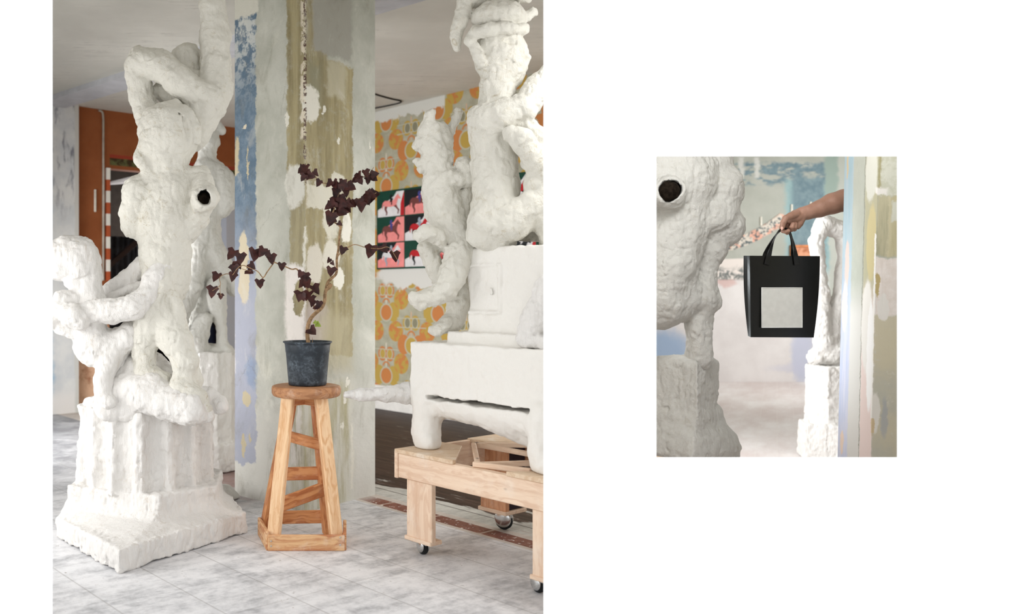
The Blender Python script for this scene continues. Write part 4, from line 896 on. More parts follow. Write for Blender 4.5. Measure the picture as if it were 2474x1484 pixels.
S.limb((395, 690, y - 0.02, 50), (366, 760, y - 0.08, 46), (350, 820, y - 0.08, 34), (348, 860, y - 0.08, 27), (352, 905, y - 0.06, 30), k=20); S.limb((345, 900, y - 0.1, 26), (390, 925, y - 0.1, 30), k=18)
S.limb((398, 770, y - 0.06, 46), (430, 830, y - 0.12, 40), (448, 872, y - 0.14, 33), (446, 920, y - 0.14, 29), (446, 950, y - 0.16, 32), k=18); S.limb((440, 940, y - 0.16, 34), (470, 972, y - 0.2, 34), (490, 990, y - 0.2, 22), k=18); S.limb((452, 850, y - 0.1, 16), (468, 880, y - 0.1, 14), (470, 930, y - 0.1, 20), k=12)
S.limb((408, 640, y - 0.06, 24), (398, 690, y - 0.1, 26), (370, 740, y - 0.12, 22), k=10); S.limb((405, 690, y - 0.1, 16), (428, 740, y - 0.1, 18), (432, 790, y - 0.08, 22), k=10)
S.rough(0.009, 0.07, 1); S.rough(0.0022, 0.022, 2); S.torn(1.0); S.mesh('hooded_figure', PLASTER, group_a)
HOLE_SHADE = flat('dark_hole_shade', lin(34, 28, 22), 0.95, 0.05, 0, 0.4, 40)  # dark inner wood; its colour also stands in for the holes' shade
H = Figure(4.0, 4.42, (470, 520), (455, 510), 0.004, 26); H.limb((494, 483, 4.16, 16.5), (494, 476, 4.24, 14)); H.rough(0.003, 0.012, 1)
props(H.mesh('plug', HOLE_SHADE, group_a), 'dark hollow shading the inside of the broken arm')
# figure above with one arm raised and one bent round its head
S = Figure(4.0, 4.68, (280, 600), (-190, 345), 0.0052, 25); y = 4.34
S.limb((500, -180, y + 0.02, 26), (508, -60, y, 29), (515, 20, y, 32), (520, 90, y, 36), (522, 150, y, 36), (518, 215, y, 44), (505, 250, y, 46), k=20)
S.blob(452, 152, y + 0.1, 42, 50, 42, 0, 10); S.limb((460, 180, y + 0.06, 30), (490, 220, y + 0.02, 36), k=20)
S.limb((338, 148, y - 0.04, 34), (385, 158, y - 0.06, 38), (430, 190, y - 0.08, 38), (470, 222, y - 0.08, 36), (505, 235, y - 0.06, 38), k=16)
S.limb((336, 145, y - 0.02, 32), (334, 195, y - 0.01, 30), (342, 240, y, 32), (362, 290, y, 36), k=16)
S.limb((500, 240, y, 48), (480, 275, y, 50), (462, 320, y, 46), k=22); S.limb((400, 220, y + 0.06, 30), (440, 250, y + 0.06, 40), k=18)
S.rough(0.008, 0.06, 1); S.rough(0.0022, 0.022, 2); S.torn(1.0); S.mesh('reaching_figure', PLASTER, group_a)

# ------------------------------------------------------------------ plaster group behind it
group_b = thing('plaster_striding_figure', 'grey white plaster figure on a faceted round pedestal between the fluted group and the column', 'sculpture', (P(508, 900, 5.85).x, 5.85, 0))
S = Solid((P(430, 0, 5.85).x, 5.55, -0.004), (P(600, 0, 5.85).x, 6.2, 0.82), 0.0062, 31); pc = P(508, 0, 5.85)
def ngon(r, n=9, a0=0.2): return [(pc.x + r * math.cos(a0 + 2 * math.pi * k / n), pc.y + r * math.sin(a0 + 2 * math.pi * k / n)) for k in range(n)]
S.loft([(0.004, ngon(0.205)), (0.19, ngon(0.20))], 0.01, 0.012); S.loft([(0.17, ngon(0.170)), (0.79, ngon(0.172))], 0.02, 0.012)
S.rough(0.006, 0.06, 1); S.rough(0.0022, 0.022, 2, (1, 1, 2.4)); S.torn(1.0); S.mesh('pedestal', PLASTER_STROKED, group_b)
S = Figure(5.45, 6.2, (400, 600), (280, 880), 0.0062, 32); y = 5.82
S.blob(505, 335, y, 26, 36, 30, 0, 8); S.limb((515, 350, y, 20), (524, 346, y, 8), k=6); S.limb((512, 372, y, 14), (520, 374, y, 6), k=5); S.limb((518, 300, y, 13), (536, 316, y, 12), k=8); S.limb((500, 360, y, 22), (500, 400, y, 26), k=10)
S.limb((520, 412, y, 26), (540, 440, y, 30), (545, 480, y, 30), (535, 505, y, 24), k=14); S.limb((500, 410, y, 34), (505, 470, y, 36), (495, 540, y, 36), (500, 600, y, 36), k=16)
S.limb((487, 575, y - 0.04, 26), (482, 630, y - 0.06, 22), (470, 690, y - 0.08, 22), (446, 735, y - 0.1, 24), (432, 790, y - 0.08, 17), (446, 830, y, 15), k=12)
S.limb((512, 610, y, 34), (540, 650, y + 0.04, 28), (568, 700, y + 0.06, 20), k=14); S.limb((522, 690, y - 0.02, 26), (527, 740, y - 0.02, 22), (534, 790, y - 0.02, 14), (536, 825, y - 0.02, 14), (548, 845, y - 0.04, 12), k=10)
S.limb((492, 775, y - 0.06, 22), (478, 815, y - 0.08, 26), (480, 842, y - 0.06, 26), k=12); S.limb((500, 850, y, 24), (545, 852, y, 22), k=12); S.limb((500, 640, y + 0.05, 34), (490, 720, y + 0.05, 28), (480, 790, y + 0.02, 26), k=14)
S.limb((524, 580, y, 8), (528, 552, y, 7), k=4)
S.rough(0.007, 0.06, 1); S.rough(0.0022, 0.022, 2); S.torn(1.0); S.mesh('figure', PLASTER_GREY, group_b)
# plaster lump on the floor behind the fluted pedestal
lump = Figure(4.6, 5.35, (480, 600), (1110, 1260), 0.007, 41)
lump.limb((508, 1178, 4.95, 26), (525, 1205, 4.92, 26), k=16); lump.limb((545, 1208, 4.96, 26), (560, 1212, 4.98, 20), k=14); lump.limb((545, 1190, 5.0, 22), (562, 1200, 5.0, 16), k=14)
lump.box((lump.lo[0] + 0.2, 4.9, -0.06), (0.5, 0.6, 0.0625), None, 0.001, 0.002, True)
lump.rough(0.006, 0.05, 1)
props(lump.mesh('plaster_lump', PLASTER_GREY), 'grey plaster lump on the floor between the fluted pedestal and the column foot', 'lump')

# ------------------------------------------------------------------ things on and beyond the hall's walls
HORSE = [(0.02,0.50),(0.06,0.62),(0.16,0.70),(0.34,0.69),(0.50,0.66),(0.62,0.71),(0.70,0.84),(0.78,0.93),(0.84,0.97),(0.86,0.90),(0.97,0.76),(0.95,0.71),(0.85,0.76),(0.80,0.66),(0.76,0.50),(0.80,0.36),(0.90,0.24),(0.84,0.05),(0.80,0.06),(0.83,0.22),(0.72,0.34),(0.62,0.42),(0.42,0.40),(0.30,0.42),(0.24,0.30),(0.30,0.16),(0.26,0.02),(0.21,0.03),(0.23,0.15),(0.14,0.30),(0.13,0.46),(0.08,0.52),(0.05,0.30),(0.02,0.34)]
LEGS_ = [(0.30,0.42),(0.24,0.30),(0.30,0.16),(0.26,0.02),(0.21,0.03),(0.23,0.15),(0.14,0.30),(0.16,0.44)]
LEGS2 = [(0.62,0.42),(0.72,0.34),(0.83,0.22),(0.80,0.06),(0.84,0.05),(0.90,0.24),(0.80,0.36),(0.74,0.48)]
RIDER = [(0.40,0.62),(0.42,0.78),(0.40,0.90),(0.46,1.0),(0.54,0.99),(0.56,0.90),(0.52,0.82),(0.62,0.78),(0.56,0.70),(0.54,0.50),(0.47,0.48),(0.48,0.64)]
pc_ = {'green': lin(20, 62, 48), 'white': lin(214, 212, 212), 'pink': lin(228, 138, 134), 'red': lin(178, 34, 40), 'dark': lin(24, 26, 28), 'brown': lin(110, 62, 58), 'grey': lin(150, 160, 172), 'blue': lin(66, 66, 130)}
pm = {k: flat('poster_' + k, v, 0.6, 0.2, 0, 0.06) for k, v in pc_.items()}; pk = list(pm)
bm = bmesh.new()
def wq(pts, off, key):
    vs = [bm.verts.new(W(WR0, U, t, z, off)) for t, z in pts]; f = bm.faces.new(vs); f.material_index = pk.index(key); f.normal_update()
    n = Vector((U[1], -U[0], 0)); n = n if n.y < 0 else -n
    if f.normal.dot(n) < 0: f.normal_flip()
PT0 = on_line(915, WR0, U)[0]; cw = 0.395; ph = 0.255; PZ = 1.425
NC = 5
bm_b = bmesh.new(); wall_bm(bm_b, WR0, U, PT0 - cw * NC - 0.012, PT0 + 0.012, PZ - 0.012, PZ + 3 * ph + 0.012, 0.014, 0.016)
poster = thing('horse_poster', 'poster of horse and rider pictures in green, pink and red squares on the wallpaper', 'poster', W(WR0, U, PT0 - cw, PZ))
from_bm('backing', bm_b, pm['green'], poster)
looks = [[('green','white','pink'), ('green','pink','pink'), ('dark','pink','white')], [('dark','pink','pink'), ('dark','white','red'), ('green','white','red')], [('green','grey','white'), ('red','white','dark'), ('green','red','pink')], [('dark','grey','red'), ('green','pink','white'), ('green','white','red')], [('green','white','red'), ('dark','pink','pink'), ('red','white','dark')]]
for ci in range(NC):
    for ri in range(3):
        top, bot, hs = looks[ci][ri]
        tl = PT0 - ci * cw; z0 = PZ + (2 - ri) * ph + 0.006; z1 = z0 + ph - 0.012
        q = lambda a, b: (tl - 0.006 - a * (cw - 0.012), z0 + b * (z1 - z0))
        o0 = 0.0175
        wq([q(0, 0), q(1, 0), q(1, 1), q(0, 1)], o0, bot)
        wq([q(0, 0.30), q(0.2, 0.42), q(0.35, 0.62), q(0.62, 0.82), q(0.72, 1), q(0, 1)], o0 + 0.001, top)
        if (ci + ri) % 3 == 0: wq([q(0.86, 0), q(1, 0), q(1, 1), q(0.95, 0.8), q(0.87, 0.5)], o0 + 0.0015, 'red')
        hq = lambda L: [q(0.16 + a * 0.74, 0.03 + b * 0.9) for a, b in L]
        wq(hq(HORSE), o0 + 0.002, hs if hs != bot else 'pink' if bot != 'pink' else 'brown')
        for L in (LEGS_, LEGS2): wq(hq(L), o0 + 0.0025, 'brown' if hs == 'pink' else 'dark' if hs == 'red' else 'grey')
        wq(hq([(a * 0.8 + 0.1, b * 0.95 + 0.02) for a, b in RIDER]), o0 + 0.003, ('dark', 'blue', 'grey')[(ci + ri) % 3])
from_bm('print', bm, None, poster, False, [pm[k] for k in pk])
# cable loop on the ceiling
CABLE = flat('black_cable', lin(46, 44, 42), 0.7, 0.2)
def cpn(px, py, dz=0.008): return P(px, py, (CEIL - dz - EYE) * F / (CY - py))
bm = bmesh.new(); tube_bm(bm, spline([cpn(850, 208), cpn(903, 227), cpn(945, 239), cpn(965, 243), cpn(969, 246), cpn(962, 250), cpn(940, 255), cpn(903, 262), cpn(850, 270)], 6), 0.007, 8); fix(bm)
props(from_bm('ceiling_cable', bm, CABLE), 'thin dark cable loop fixed to the ceiling above the wallpaper', 'cable')
# conduit and white fitting on the orange wall
COND = flat('grey_conduit', lin(176, 168, 156), 0.6); WSTR = flat('white_wall_strip', lin(232, 228, 216), 0.6)
tc = on_line(248, WL0, V)[0]; bm = bmesh.new(); tube_bm(bm, spline([W(WL0, V, tc - 0.05, CEIL - 0.015, 0.016), W(WL0, V, tc - 0.01, CEIL - 0.03, 0.016), W(WL0, V, tc, CEIL - 0.1, 0.016)], 5) + [W(WL0, V, tc, 1.3, 0.016)], 0.011, 8); fix(bm)
props(from_bm('wall_conduit', bm, COND), 'thin grey conduit running down the orange wall', 'pipe')
def wall_strip(p0, d, px, y0, y1, w, label):
    t, Y = on_line(px, p0, d); za = EYE - (y1 - CY) / F * Y; zb = EYE - (y0 - CY) / F * Y
    bm = bmesh.new(); wall_bm(bm, p0, d, t - w / 2, t + w / 2, za, zb, 0.018, 0.018); bevel(bm, 0.004)
    return props(from_bm('wall_strip', bm, WSTR), label, 'fitting', 'white strips on the walls')
wall_strip(WL0, V, 229, 458, 512, 0.02, 'narrow white strip fixed upright on the orange wall')
# doorway interior: curtain, sloping handrail, soffit, storage rack, cushion and sack
def DW(px, py, depth):
    p0 = W(WL0, V, 0, 0, -depth); t, Y = on_line(px, (p0.x, p0.y), V); return P(px, py, Y)
RAIL = flat('dark_handrail', lin(44, 20, 14), 0.5, 0.4)
board('handrail', DW(240, 662, 0.9), DW(345, 572, 0.9), 0.055, 0.05, RAIL); props(bpy.data.objects['handrail'], 'dark sloping handrail inside the doorway', 'handrail')
bm = bmesh.new(); p0 = W(WL0, V, 0, 0, -1.5); n_ = 60; ta, tb_ = on_line(262, (p0.x, p0.y), V)[0], on_line(372, (p0.x, p0.y), V)[0]
rows = []
for z in (0.05, 0.7, 1.5, 1.86):
    rows.append([bm.verts.new(W(WL0, V, ta + (tb_ - ta) * k / n_, z, -1.5 + 0.03 * math.sin(k * 0.9) + 0.012 * math.sin(k * 2.3 + z))) for k in range(n_ + 1)])
for a, b in zip(rows[:-1], rows[1:]):
    for k in range(n_): bm.faces.new((a[k], a[k + 1], b[k + 1], b[k]))
bmesh.ops.solidify(bm, geom=bm.faces[:], thickness=0.006); fix(bm)
props(from_bm('curtain', bm, DARKGREY, None, True), 'grey pleated curtain hanging in the dark stairwell behind the handrail', 'curtain')
bm = bmesh.new(); pts = [(262, 440, 0.5), (352, 418, 0.5), (352, 440, 1.6), (262, 447, 1.6)]
vs = [bm.verts.new(DW(*p)) for p in pts]; bm.faces.new(vs); bmesh.ops.solidify(bm, geom=bm.faces[:], thickness=0.06); fix(bm); struct('trim_3', bm, SOFFIT, 'pale stair soffit seen through the doorway')
lamp_d = bpy.data.lights.new('stairwell_fill', 'AREA'); lamp_d.shape = 'RECTANGLE'; lamp_d.size = 0.8; lamp_d.size_y = 1.0; lamp_d.energy = 70; lamp = bpy.data.objects.new('stairwell_fill', lamp_d); col.objects.link(lamp)
lamp.location = DW(455, 560, 1.6); lamp.rotation_euler = (DW(300, 480, 1.2) - lamp.location).to_track_quat('-Z', 'Y').to_euler()  # added fill so the soffit shows, no source of its own there
rack = thing('storage_rack', 'grey metal storage rack standing inside the doorway', 'rack', DW(532, 1000, 0.7) * 1.0); rack.location.z = 0
RACKM = flat('rack_metal', lin(104, 92, 94), 0.6, 0.3)
for py in (533, 566, 636, 760): board('shelf', DW(500, py, 0.75), DW(552, py, 0.75), 0.03, 0.4, RACKM, rack)
for px in (502, 550):
    for dp in (0.58, 0.92):
        a = DW(px, 500, dp); b = Vector((a.x, a.y, 0.0)); board('post', a, b, 0.03, 0.03, RACKM, rack)
REDC = flat('red_cloth', lin(206, 40, 52), 0.85, 0.1); NAVY = flat('navy_cloth', lin(24, 28, 46), 0.8, 0.2); MAROON = flat('maroon_cloth', lin(104, 32, 38), 0.85, 0.1)
def lump_thing(name, mat, c, r, label, cat, seed, amp=0.02):
    L = Solid([c[i] - r[i] * 1.3 for i in range(3)], [c[i] + r[i] * 1.3 for i in range(3)], max(r) / 14, seed)
    L.box(c, r, frame((0.8, 0.6, 0)), min(r) * 0.7, 0.02); L.rough(amp, max(r) * 0.5, 1)
    return props(L.mesh(name, mat), label, cat)
c = DW(534, 636, 0.75); c.z += 0.105; lump_thing('cushion', REDC, c, (0.075, 0.085, 0.085), 'red cloth cushion glimpsed behind the striding figure', 'cushion', 51, 0.006)
c = DW(488, 795, 0.35); sk = lump_thing('sack', NAVY, (c.x, c.y, 0.42), (0.16, 0.12, 0.42), 'dark navy sack standing behind the legs of the striding figure', 'sack', 52)
c = DW(543, 760, 0.25); lump_thing('bundle', MAROON, (c.x, c.y, 0.46), (0.05, 0.05, 0.46), 'upright maroon cloth bundle beside the doorway edge', 'bundle', 53, 0.01)

# ------------------------------------------------------------------ far room: pillar, wall pieces
PP0 = (2.344, 3.55); PL = Vector((0.053, 0.30)).normalized(); PR = Vector((PL.y, -PL.x)); PSL, PSR = 0.31, 0.62
def ps(px):
    if px < 2120: t, Y = on_line(px, PP0, PL); return -t, Y
    t, Y = on_line(px, PP0, PR); return t, Y
m = M('peeling_pillar_paint', 0.8, 0.2); s, z, _ = m.sep(m.coord('UV')); co = m.coord()
n = m.noise(co, 3, 5, 0.62); nf = m.noise(co, 22, 5, 0.72); nv = m.noise(m.scale(co, (9, 9, 0.7)), 3.0, 5, 0.65)
s2 = m.m('MULTIPLY', s, m.ramp(s, -0.001, 0.001, 1.0, 1.0)); jit = m.m('MULTIPLY', m.m('SUBTRACT', nf, 0.5), 0.03); sj = m.m('ADD', s, jit); zj = m.m('ADD', z, m.m('MULTIPLY', m.m('SUBTRACT', m.noise(co, 9, 5, 0.7), 0.5), 0.09))
up = m.ramp(z, 1.05, 1.25)
c = m.mix(up, lin(214, 211, 206), m.mix(m.ramp(n, 0.3, 0.7), lin(172, 175, 164), lin(190, 192, 181)))
def pbox(x0, x1, y0, y1, colr, soft=0.006, amt=1.0, j=None):
    global c
    a, Ya = ps(x0); b, Yb_ = ps(x1); Y = (Ya + Yb_) / 2
    c = m.mix(m.mul(m.rect(sj if j is None else j, zj, min(a, b), max(a, b), EYE - (y1 - CY) / F * Y, EYE - (y0 - CY) / F * Y, soft), amt), c, colr)
def pdot(px, py, rx, ry, colr, soft=0.12, amt=1.0):
    global c
    a, Y = ps(px); w = abs(ps(px + 1)[0] - a)
    c = m.mix(m.mul(m.ell(sj, zj, a, EYE - (py - CY) / F * Y, rx * w, ry * Y / F, soft), amt), c, colr)
pbox(2030, 2061, 300, 1200, m.mix(m.ramp(z, 0.9, 1.45), m.mix(m.ramp(nv, 0.4, 0.6), lin(208, 208, 222), lin(190, 196, 218)), m.mix(m.ramp(nv, 0.35, 0.65), lin(160, 186, 196), lin(178, 192, 198))))
pdot(2050, 640, 5, 60, lin(218, 196, 188)); pdot(2046, 390, 2, 45, lin(206, 186, 150)); pdot(2047, 740, 7, 60, lin(226, 210, 206)); pdot(2048, 1070, 4, 30, lin(228, 206, 190))
pbox(2088.5, 2090, 300, 1200, lin(140, 138, 122), 0.003)
olv = m.mix(m.ramp(nv, 0.32, 0.68), lin(184, 176, 142), lin(208, 200, 170)); wht = lin(228, 224, 218); pnk = lin(226, 208, 202)
pbox(2091, 2120, 300, 1200, m.mix(up, pnk, lin(182, 178, 152)), 0.005); pdot(2104, 420, 14, 70, lin(212, 211, 200)); pdot(2108, 590, 12, 90, lin(200, 188, 146)); pdot(2102, 790, 13, 110, wht); pdot(2111, 860, 8, 130, lin(238, 236, 234))
pbox(2120, 2290, 300, 470, m.mix(m.ramp(nf, 0.4, 0.6), lin(194, 194, 176), lin(208, 208, 194))); pbox(2120, 2126, 300, 455, lin(158, 150, 110)); pbox(2115, 2145, 448, 468, wht)
pbox(2120, 2150, 470, 615, m.mix(m.ramp(nv, 0.35, 0.6), lin(150, 148, 124), lin(188, 182, 154))); pbox(2148, 2300, 470, 615, olv); pbox(2155, 2300, 480, 530, lin(206, 206, 192))
pbox(2120, 2300, 620, 760, m.mix(m.ramp(nf, 0.35, 0.65), lin(222, 212, 204), lin(232, 224, 218))); pdot(2126, 690, 6, 30, lin(186, 168, 120)); pbox(2116, 2121, 570, 1010, lin(236, 234, 230), 0.003, 0.9)
pbox(2120, 2300, 760, 1250, m.mix(m.ramp(nf, 0.58, 0.7), m.mix(m.ramp(n, 0.4, 0.65), lin(204, 196, 172), lin(190, 188, 174)), lin(206, 202, 188))); pdot(2140, 745, 14, 28, wht); pdot(2126, 1000, 12, 48, lin(224, 220, 212)); pdot(2120, 1032, 7, 22, lin(204, 184, 150)); pdot(2150, 1010, 8, 40, lin(160, 166, 176), 0.4, 0.6)
m.bump(m.m('ADD', nf, m.m('MULTIPLY', nv, 1.2)), 0.15, 0.012)
PILLAR = m.done(c)
bm = bmesh.new(); c0 = Vector(PP0); l0 = c0 + PL * PSL; r0 = c0 + PR * PSR
uv_prism(bm, [tuple(c0), tuple(r0), tuple(l0 + r0 - c0), tuple(l0)], 0, CEIL + 0.01, [(0, PSR), (PSR, 2 * PSR), (-2 * PSL, -PSL), (-PSL, 0)])
for v in bm.verts: v.co.x += (v.co.z - 1.58) * 0.024
fix(bm); struct('wall_pillar', bm, PILLAR, 'pillar with peeling olive, pink and pale blue paint')
FRZ = M('crowd_frieze_print', 0.7, 0.2); x, y, z = FRZ.sep(FRZ.coord()); vo = FRZ.N.new('ShaderNodeTexVoronoi'); FRZ.L.new(FRZ.xyz(x, z), vo.inputs['Vector']); vo.inputs['Scale'].default_value = 15
hue = FRZ.sep(vo.outputs['Color'])[0]; nn = FRZ.noise(FRZ.xyz(x, z), 22, 4, 0.7)
zz = FRZ.m('SUBTRACT', z, FRZ.m('MULTIPLY', FRZ.m('SUBTRACT', x, bx(1760)), (bz(530) - bz(596)) / (bx(1885) - bx(1760))))
mid = FRZ.ramp(zz, bz(588), bz(600))
crowd = FRZ.mix(FRZ.ramp(nn, 0.44, 0.5), lin(88, 100, 104), FRZ.mix(FRZ.ramp(hue, 0.4, 0.6), lin(214, 206, 194), lin(222, 172, 152)))
FRZ = FRZ.done(FRZ.mix(FRZ.ramp(zz, bz(588), bz(578)), crowd, FRZ.mix(FRZ.ramp(nn, 0.3, 0.7), lin(214, 164, 142), lin(226, 182, 160))))
bm = bmesh.new()
pts = [(1758, 606), (1762, 592), (1774, 578), (1800, 566), (1838, 548), (1862, 532), (1884, 516), (1892, 518), (1896, 528), (1886, 548), (1868, 560), (1836, 578), (1800, 594), (1772, 604)]
bm_plate(bm, [(bx(a), YB - 0.012, bz(b)) for a, b in pts], (0, 0.011, 0))
props(from_bm('frieze', bm, FRZ), 'slanting salmon strip painting of a crowd on the far wall', 'painting')
PRT = M('crowd_drawing_print', 0.8, 0.2); x, y, z = PRT.sep(PRT.coord()); nn = PRT.noise(PRT.xyz(x, z), 14, 5, 0.75, 0.8); rg = PRT.ramp(z, bz(650), bz(640)); ar = PRT.noise(PRT.xyz(x, z), 5, 2)
PRT = PRT.done(PRT.mix(PRT.mul(PRT.ramp(nn, 0.53, 0.47), PRT.ramp(PRT.m('ADD', z, PRT.m('MULTIPLY', ar, 0.2)), bz(622), bz(640))), lin(228, 220, 214), lin(122, 126, 124)))
bm = bmesh.new(); bm_plate(bm, [(bx(a), YB - 0.012, bz(b)) for a, b in ((1700, 676), (1700, 628), (1812, 624), (1812, 675))], (0, 0.011, 0))
props(from_bm('drawing', bm, PRT), 'pale grey drawing of many figures on the far wall behind the bag', 'drawing')
FRM = flat('orange_wood', lin(204, 128, 78), 0.6, 0.3); REL = M('carved_relief', 0.7, 0.2); q = REL.noise(REL.coord(), 7, 3, 0.6, 0.5); REL = REL.done(REL.mix(REL.ramp(q, 0.4, 0.6), lin(168, 100, 66), lin(214, 156, 124)))
pic = thing('framed_relief', 'small orange wooden framed picture on the blue painted wall', 'picture', (bx(1945), YB, bz(625)))
x0, x1, z0, z1 = bx(1908), bx(1978), bz(656), bz(593)
bm = bmesh.new(); bm_box(bm, ((x0 + x1) / 2, YB - 0.012, (z0 + z1) / 2), ((x1 - x0) / 2 - 0.02, 0.010, (z1 - z0) / 2 - 0.02)); fix(bm); from_bm('panel', bm, REL, pic)
bm = bmesh.new()
for c_, h_ in ((((x0 + x1) / 2, YB - 0.022, z1 - 0.012), ((x1 - x0) / 2, 0.022, 0.014)), (((x0 + x1) / 2, YB - 0.022, z0 + 0.012), ((x1 - x0) / 2, 0.022, 0.014)), ((x0 + 0.012, YB - 0.022, (z0 + z1) / 2), (0.014, 0.022, (z1 - z0) / 2 - 0.02)), ((x1 - 0.012, YB - 0.022, (z0 + z1) / 2), (0.014, 0.022, (z1 - z0) / 2 - 0.02))): bm_box(bm, c_, h_)
fix(bm); from_bm('frame', bm, FRM, pic)
for px, y0, y1, lab in ((1838, 524, 546, 'narrow white strip on the far wall above the salmon frieze'), (1912, 494, 516, 'narrow white strip on the far wall above the wrist'), (1958, 488, 499, 'short white strip on the blue paint above the forearm'), (1973, 524, 534, 'short white strip on the blue paint below the forearm')):
    wall_strip((0, YB), (1, 0), px, y0, y1, 0.024, lab)

# ------------------------------------------------------------------ far room: plaster groups
group_d = thing('plaster_hollow_group', 'grey white plaster figure with a dark hole in its shoulder on a rough block', 'sculpture', (P(1650, 0, 4.65).x, 4.65, 0))
yd = 4.6
def pxy(px, Y): v = P(px, 0, Y); return (v.x, v.y)
S = Solid((P(1520, 0, 4.4).x - 0.02, 4.3, -0.004), (P(1800, 0, 4.9).x + 0.02, 5.1, 0.90), 0.0052, 61)
top_ = [pxy(1684, 4.50), pxy(1737, 4.70), pxy(1690, 4.95), pxy(1575, 4.72)]; mid_ = [pxy(1684, 4.46), pxy(1736, 4.72), pxy(1690, 5.0), pxy(1540, 4.72)]
bas_ = [pxy(1672, 4.36), pxy(1788, 4.66), pxy(1720, 5.05), pxy(1528, 4.66)]
S.loft([(0.50, mid_), (0.80, top_), (0.835, [tuple(np.array(a) * 0.9 + np.array(np.mean(top_, 0)) * 0.1) for a in top_])], 0.03, 0.03)
S.loft([(0.004, bas_), (0.36, bas_), (0.44, [tuple(np.array(a) * 0.7 + np.array(b) * 0.3) for a, b in zip(bas_, mid_)])], 0.03, 0.03); S.loft([(0.34, bas_), (0.56, mid_)], 0.05, 0.03)
S.rough(0.008, 0.06, 1); S.rough(0.0022, 0.022, 2); S.torn(1.0); S.mesh('block', PLASTER_GREY, group_d)
S = Figure(4.25, 4.98, (1470, 1840), (250, 890), 0.0052, 62); y = yd
S.blob(1620, 440, y, 110, 115, 95, 0, 20); S.blob(1700, 400, y + 0.04, 66, 80, 66, 0, 24); S.blob(1738, 460, y, 54, 66, 60, 0, 20); S.blob(1700, 520, y, 84, 60, 70, 0, 24); S.blob(1750, 545, y, 46, 52, 50, 0, 16); S.limb((1640, 520, y, 80), (1600, 640, y, 80), (1590, 720, y, 76), k=30)
S.limb((1722, 570, y, 46), (1716, 605, y, 36), (1704, 650, y, 25), (1704, 700, y, 28), k=20); S.limb((1640, 720, y, 60), (1690, 725, y, 40), (1712, 725, y, 32), k=24); S.limb((1722, 704, y - 0.02, 16), (1727, 735, y - 0.02, 17), k=10)
S.limb((1692, 740, y, 34), (1688, 800, y, 31), (1690, 865, y, 33), k=20); S.limb((1705, 850, y, 20), (1712, 868, y, 16), k=10); S.limb((1660, 640, y + 0.16, 30), (1666, 700, y + 0.14, 30), k=14)
S.limb((1612, 470, y - 0.12, 46), (1614, 466, y - 0.19, 42), k=16); S.cap(P(1615, 463, y - 0.36), P(1622, 458, y - 0.06), 0.052, 0.046, 0.012, True)
S.rough(0.009, 0.07, 1); S.rough(0.0022, 0.022, 2); S.torn(1.0); S.mesh('figure', PLASTER_GREY, group_d)
H = Figure(4.2, 4.6, (1580, 1650), (430, 500), 0.004, 63); H.limb((1616, 463, 4.36, 24), (1620, 460, 4.46, 22)); H.rough(0.004, 0.015, 1)
props(H.mesh('plug', HOLE_SHADE, group_d), 'dark hollow shading the inside of the broken shoulder')
ye = 6.2
group_e = thing('plaster_legs_group', 'bright white plaster legs on a round pedestal behind the bag and beside the pillar', 'sculpture', (P(2005, 0, ye).x, ye, 0))
S = Solid((P(1900, 0, 5.9).x, 5.85, -0.004), (P(2110, 0, 6.5).x, 6.6, 0.72), 0.0062, 71); ec = P(2006, 0, ye)
def ngon2(r, n=7, a0=0.5, cx_=0.0): return [(ec.x + cx_ + r * math.cos(a0 + 2 * math.pi * k / n), ec.y + r * math.sin(a0 + 2 * math.pi * k / n)) for k in range(n)]
S.loft([(0.004, ngon2(0.235, 5, 0.9)), (0.26, ngon2(0.225, 5, 0.9))], 0.01, 0.012); S.loft([(0.2, ngon2(0.168, 7)), (0.665, ngon2(0.162, 7))], 0.02, 0.012)
S.rough(0.005, 0.06, 1); S.rough(0.0022, 0.022, 2); S.torn(1.0); S.mesh('pedestal', PLASTER_STROKED, group_e)
S = Figure(5.9, 6.5, (1935, 2110), (520, 900), 0.0052, 72)
S.limb((1975, 862, ye, 24), (2010, 852, ye, 34), (2045, 868, ye, 26), k=14); S.limb((1992, 838, ye - 0.02, 24), (1985, 780, ye - 0.02, 20), (1986, 720, ye, 18), (1978, 650, ye, 17), (1972, 580, ye, 16), (1990, 545, ye + 0.02, 24), k=12)
S.limb((2000, 842, ye, 26), (2012, 790, ye, 22), (2030, 730, ye, 20), (2042, 660, ye + 0.02, 21), (2050, 610, ye + 0.02, 24), (2040, 560, ye + 0.02, 24), (1995, 545, ye + 0.02, 24), k=14)
S.rough(0.007, 0.05, 1); S.rough(0.0022, 0.022, 2); S.torn(1.0); S.mesh('legs', PLASTER_STROKED, group_e)

# ------------------------------------------------------------------ bag
LEATHER = M('black_leather', 0.36, 0.34); q = LEATHER.noise(LEATHER.coord(), 240, 2); LEATHER.bump(q, 0.05, 0.002); LEATHER = LEATHER.done(lin(6, 6, 5))
PATCH = flat('grey_white_patch', lin(198, 197, 191), 0.8, 0.2, 0, 0.03, 40); PIP = flat('patch_edge', lin(238, 238, 234), 0.7)
bag = thing('tote_bag', 'black leather tote bag with a pale square patch hanging from the hand', 'bag', P(1890, 815, 4.03))
YF = 4.0
def side(pts, n=10):
    return [pts[0].lerp(pts[1], i / n) for i in range(n + 1)]
bm = bmesh.new()
FT = [P(1811.5, 618, YF), P(1981, 619, YF)]; FBo = [P(1814, 815, YF + 0.005), P(1966, 816, YF + 0.005)]; BT = [P(1796.5, 618, YF + 0.030), P(1973, 619, YF + 0.062)]; BBo = [P(1807, 812, YF + 0.018), P(1960, 813, YF + 0.048)]
rowsN = 14; loops = []
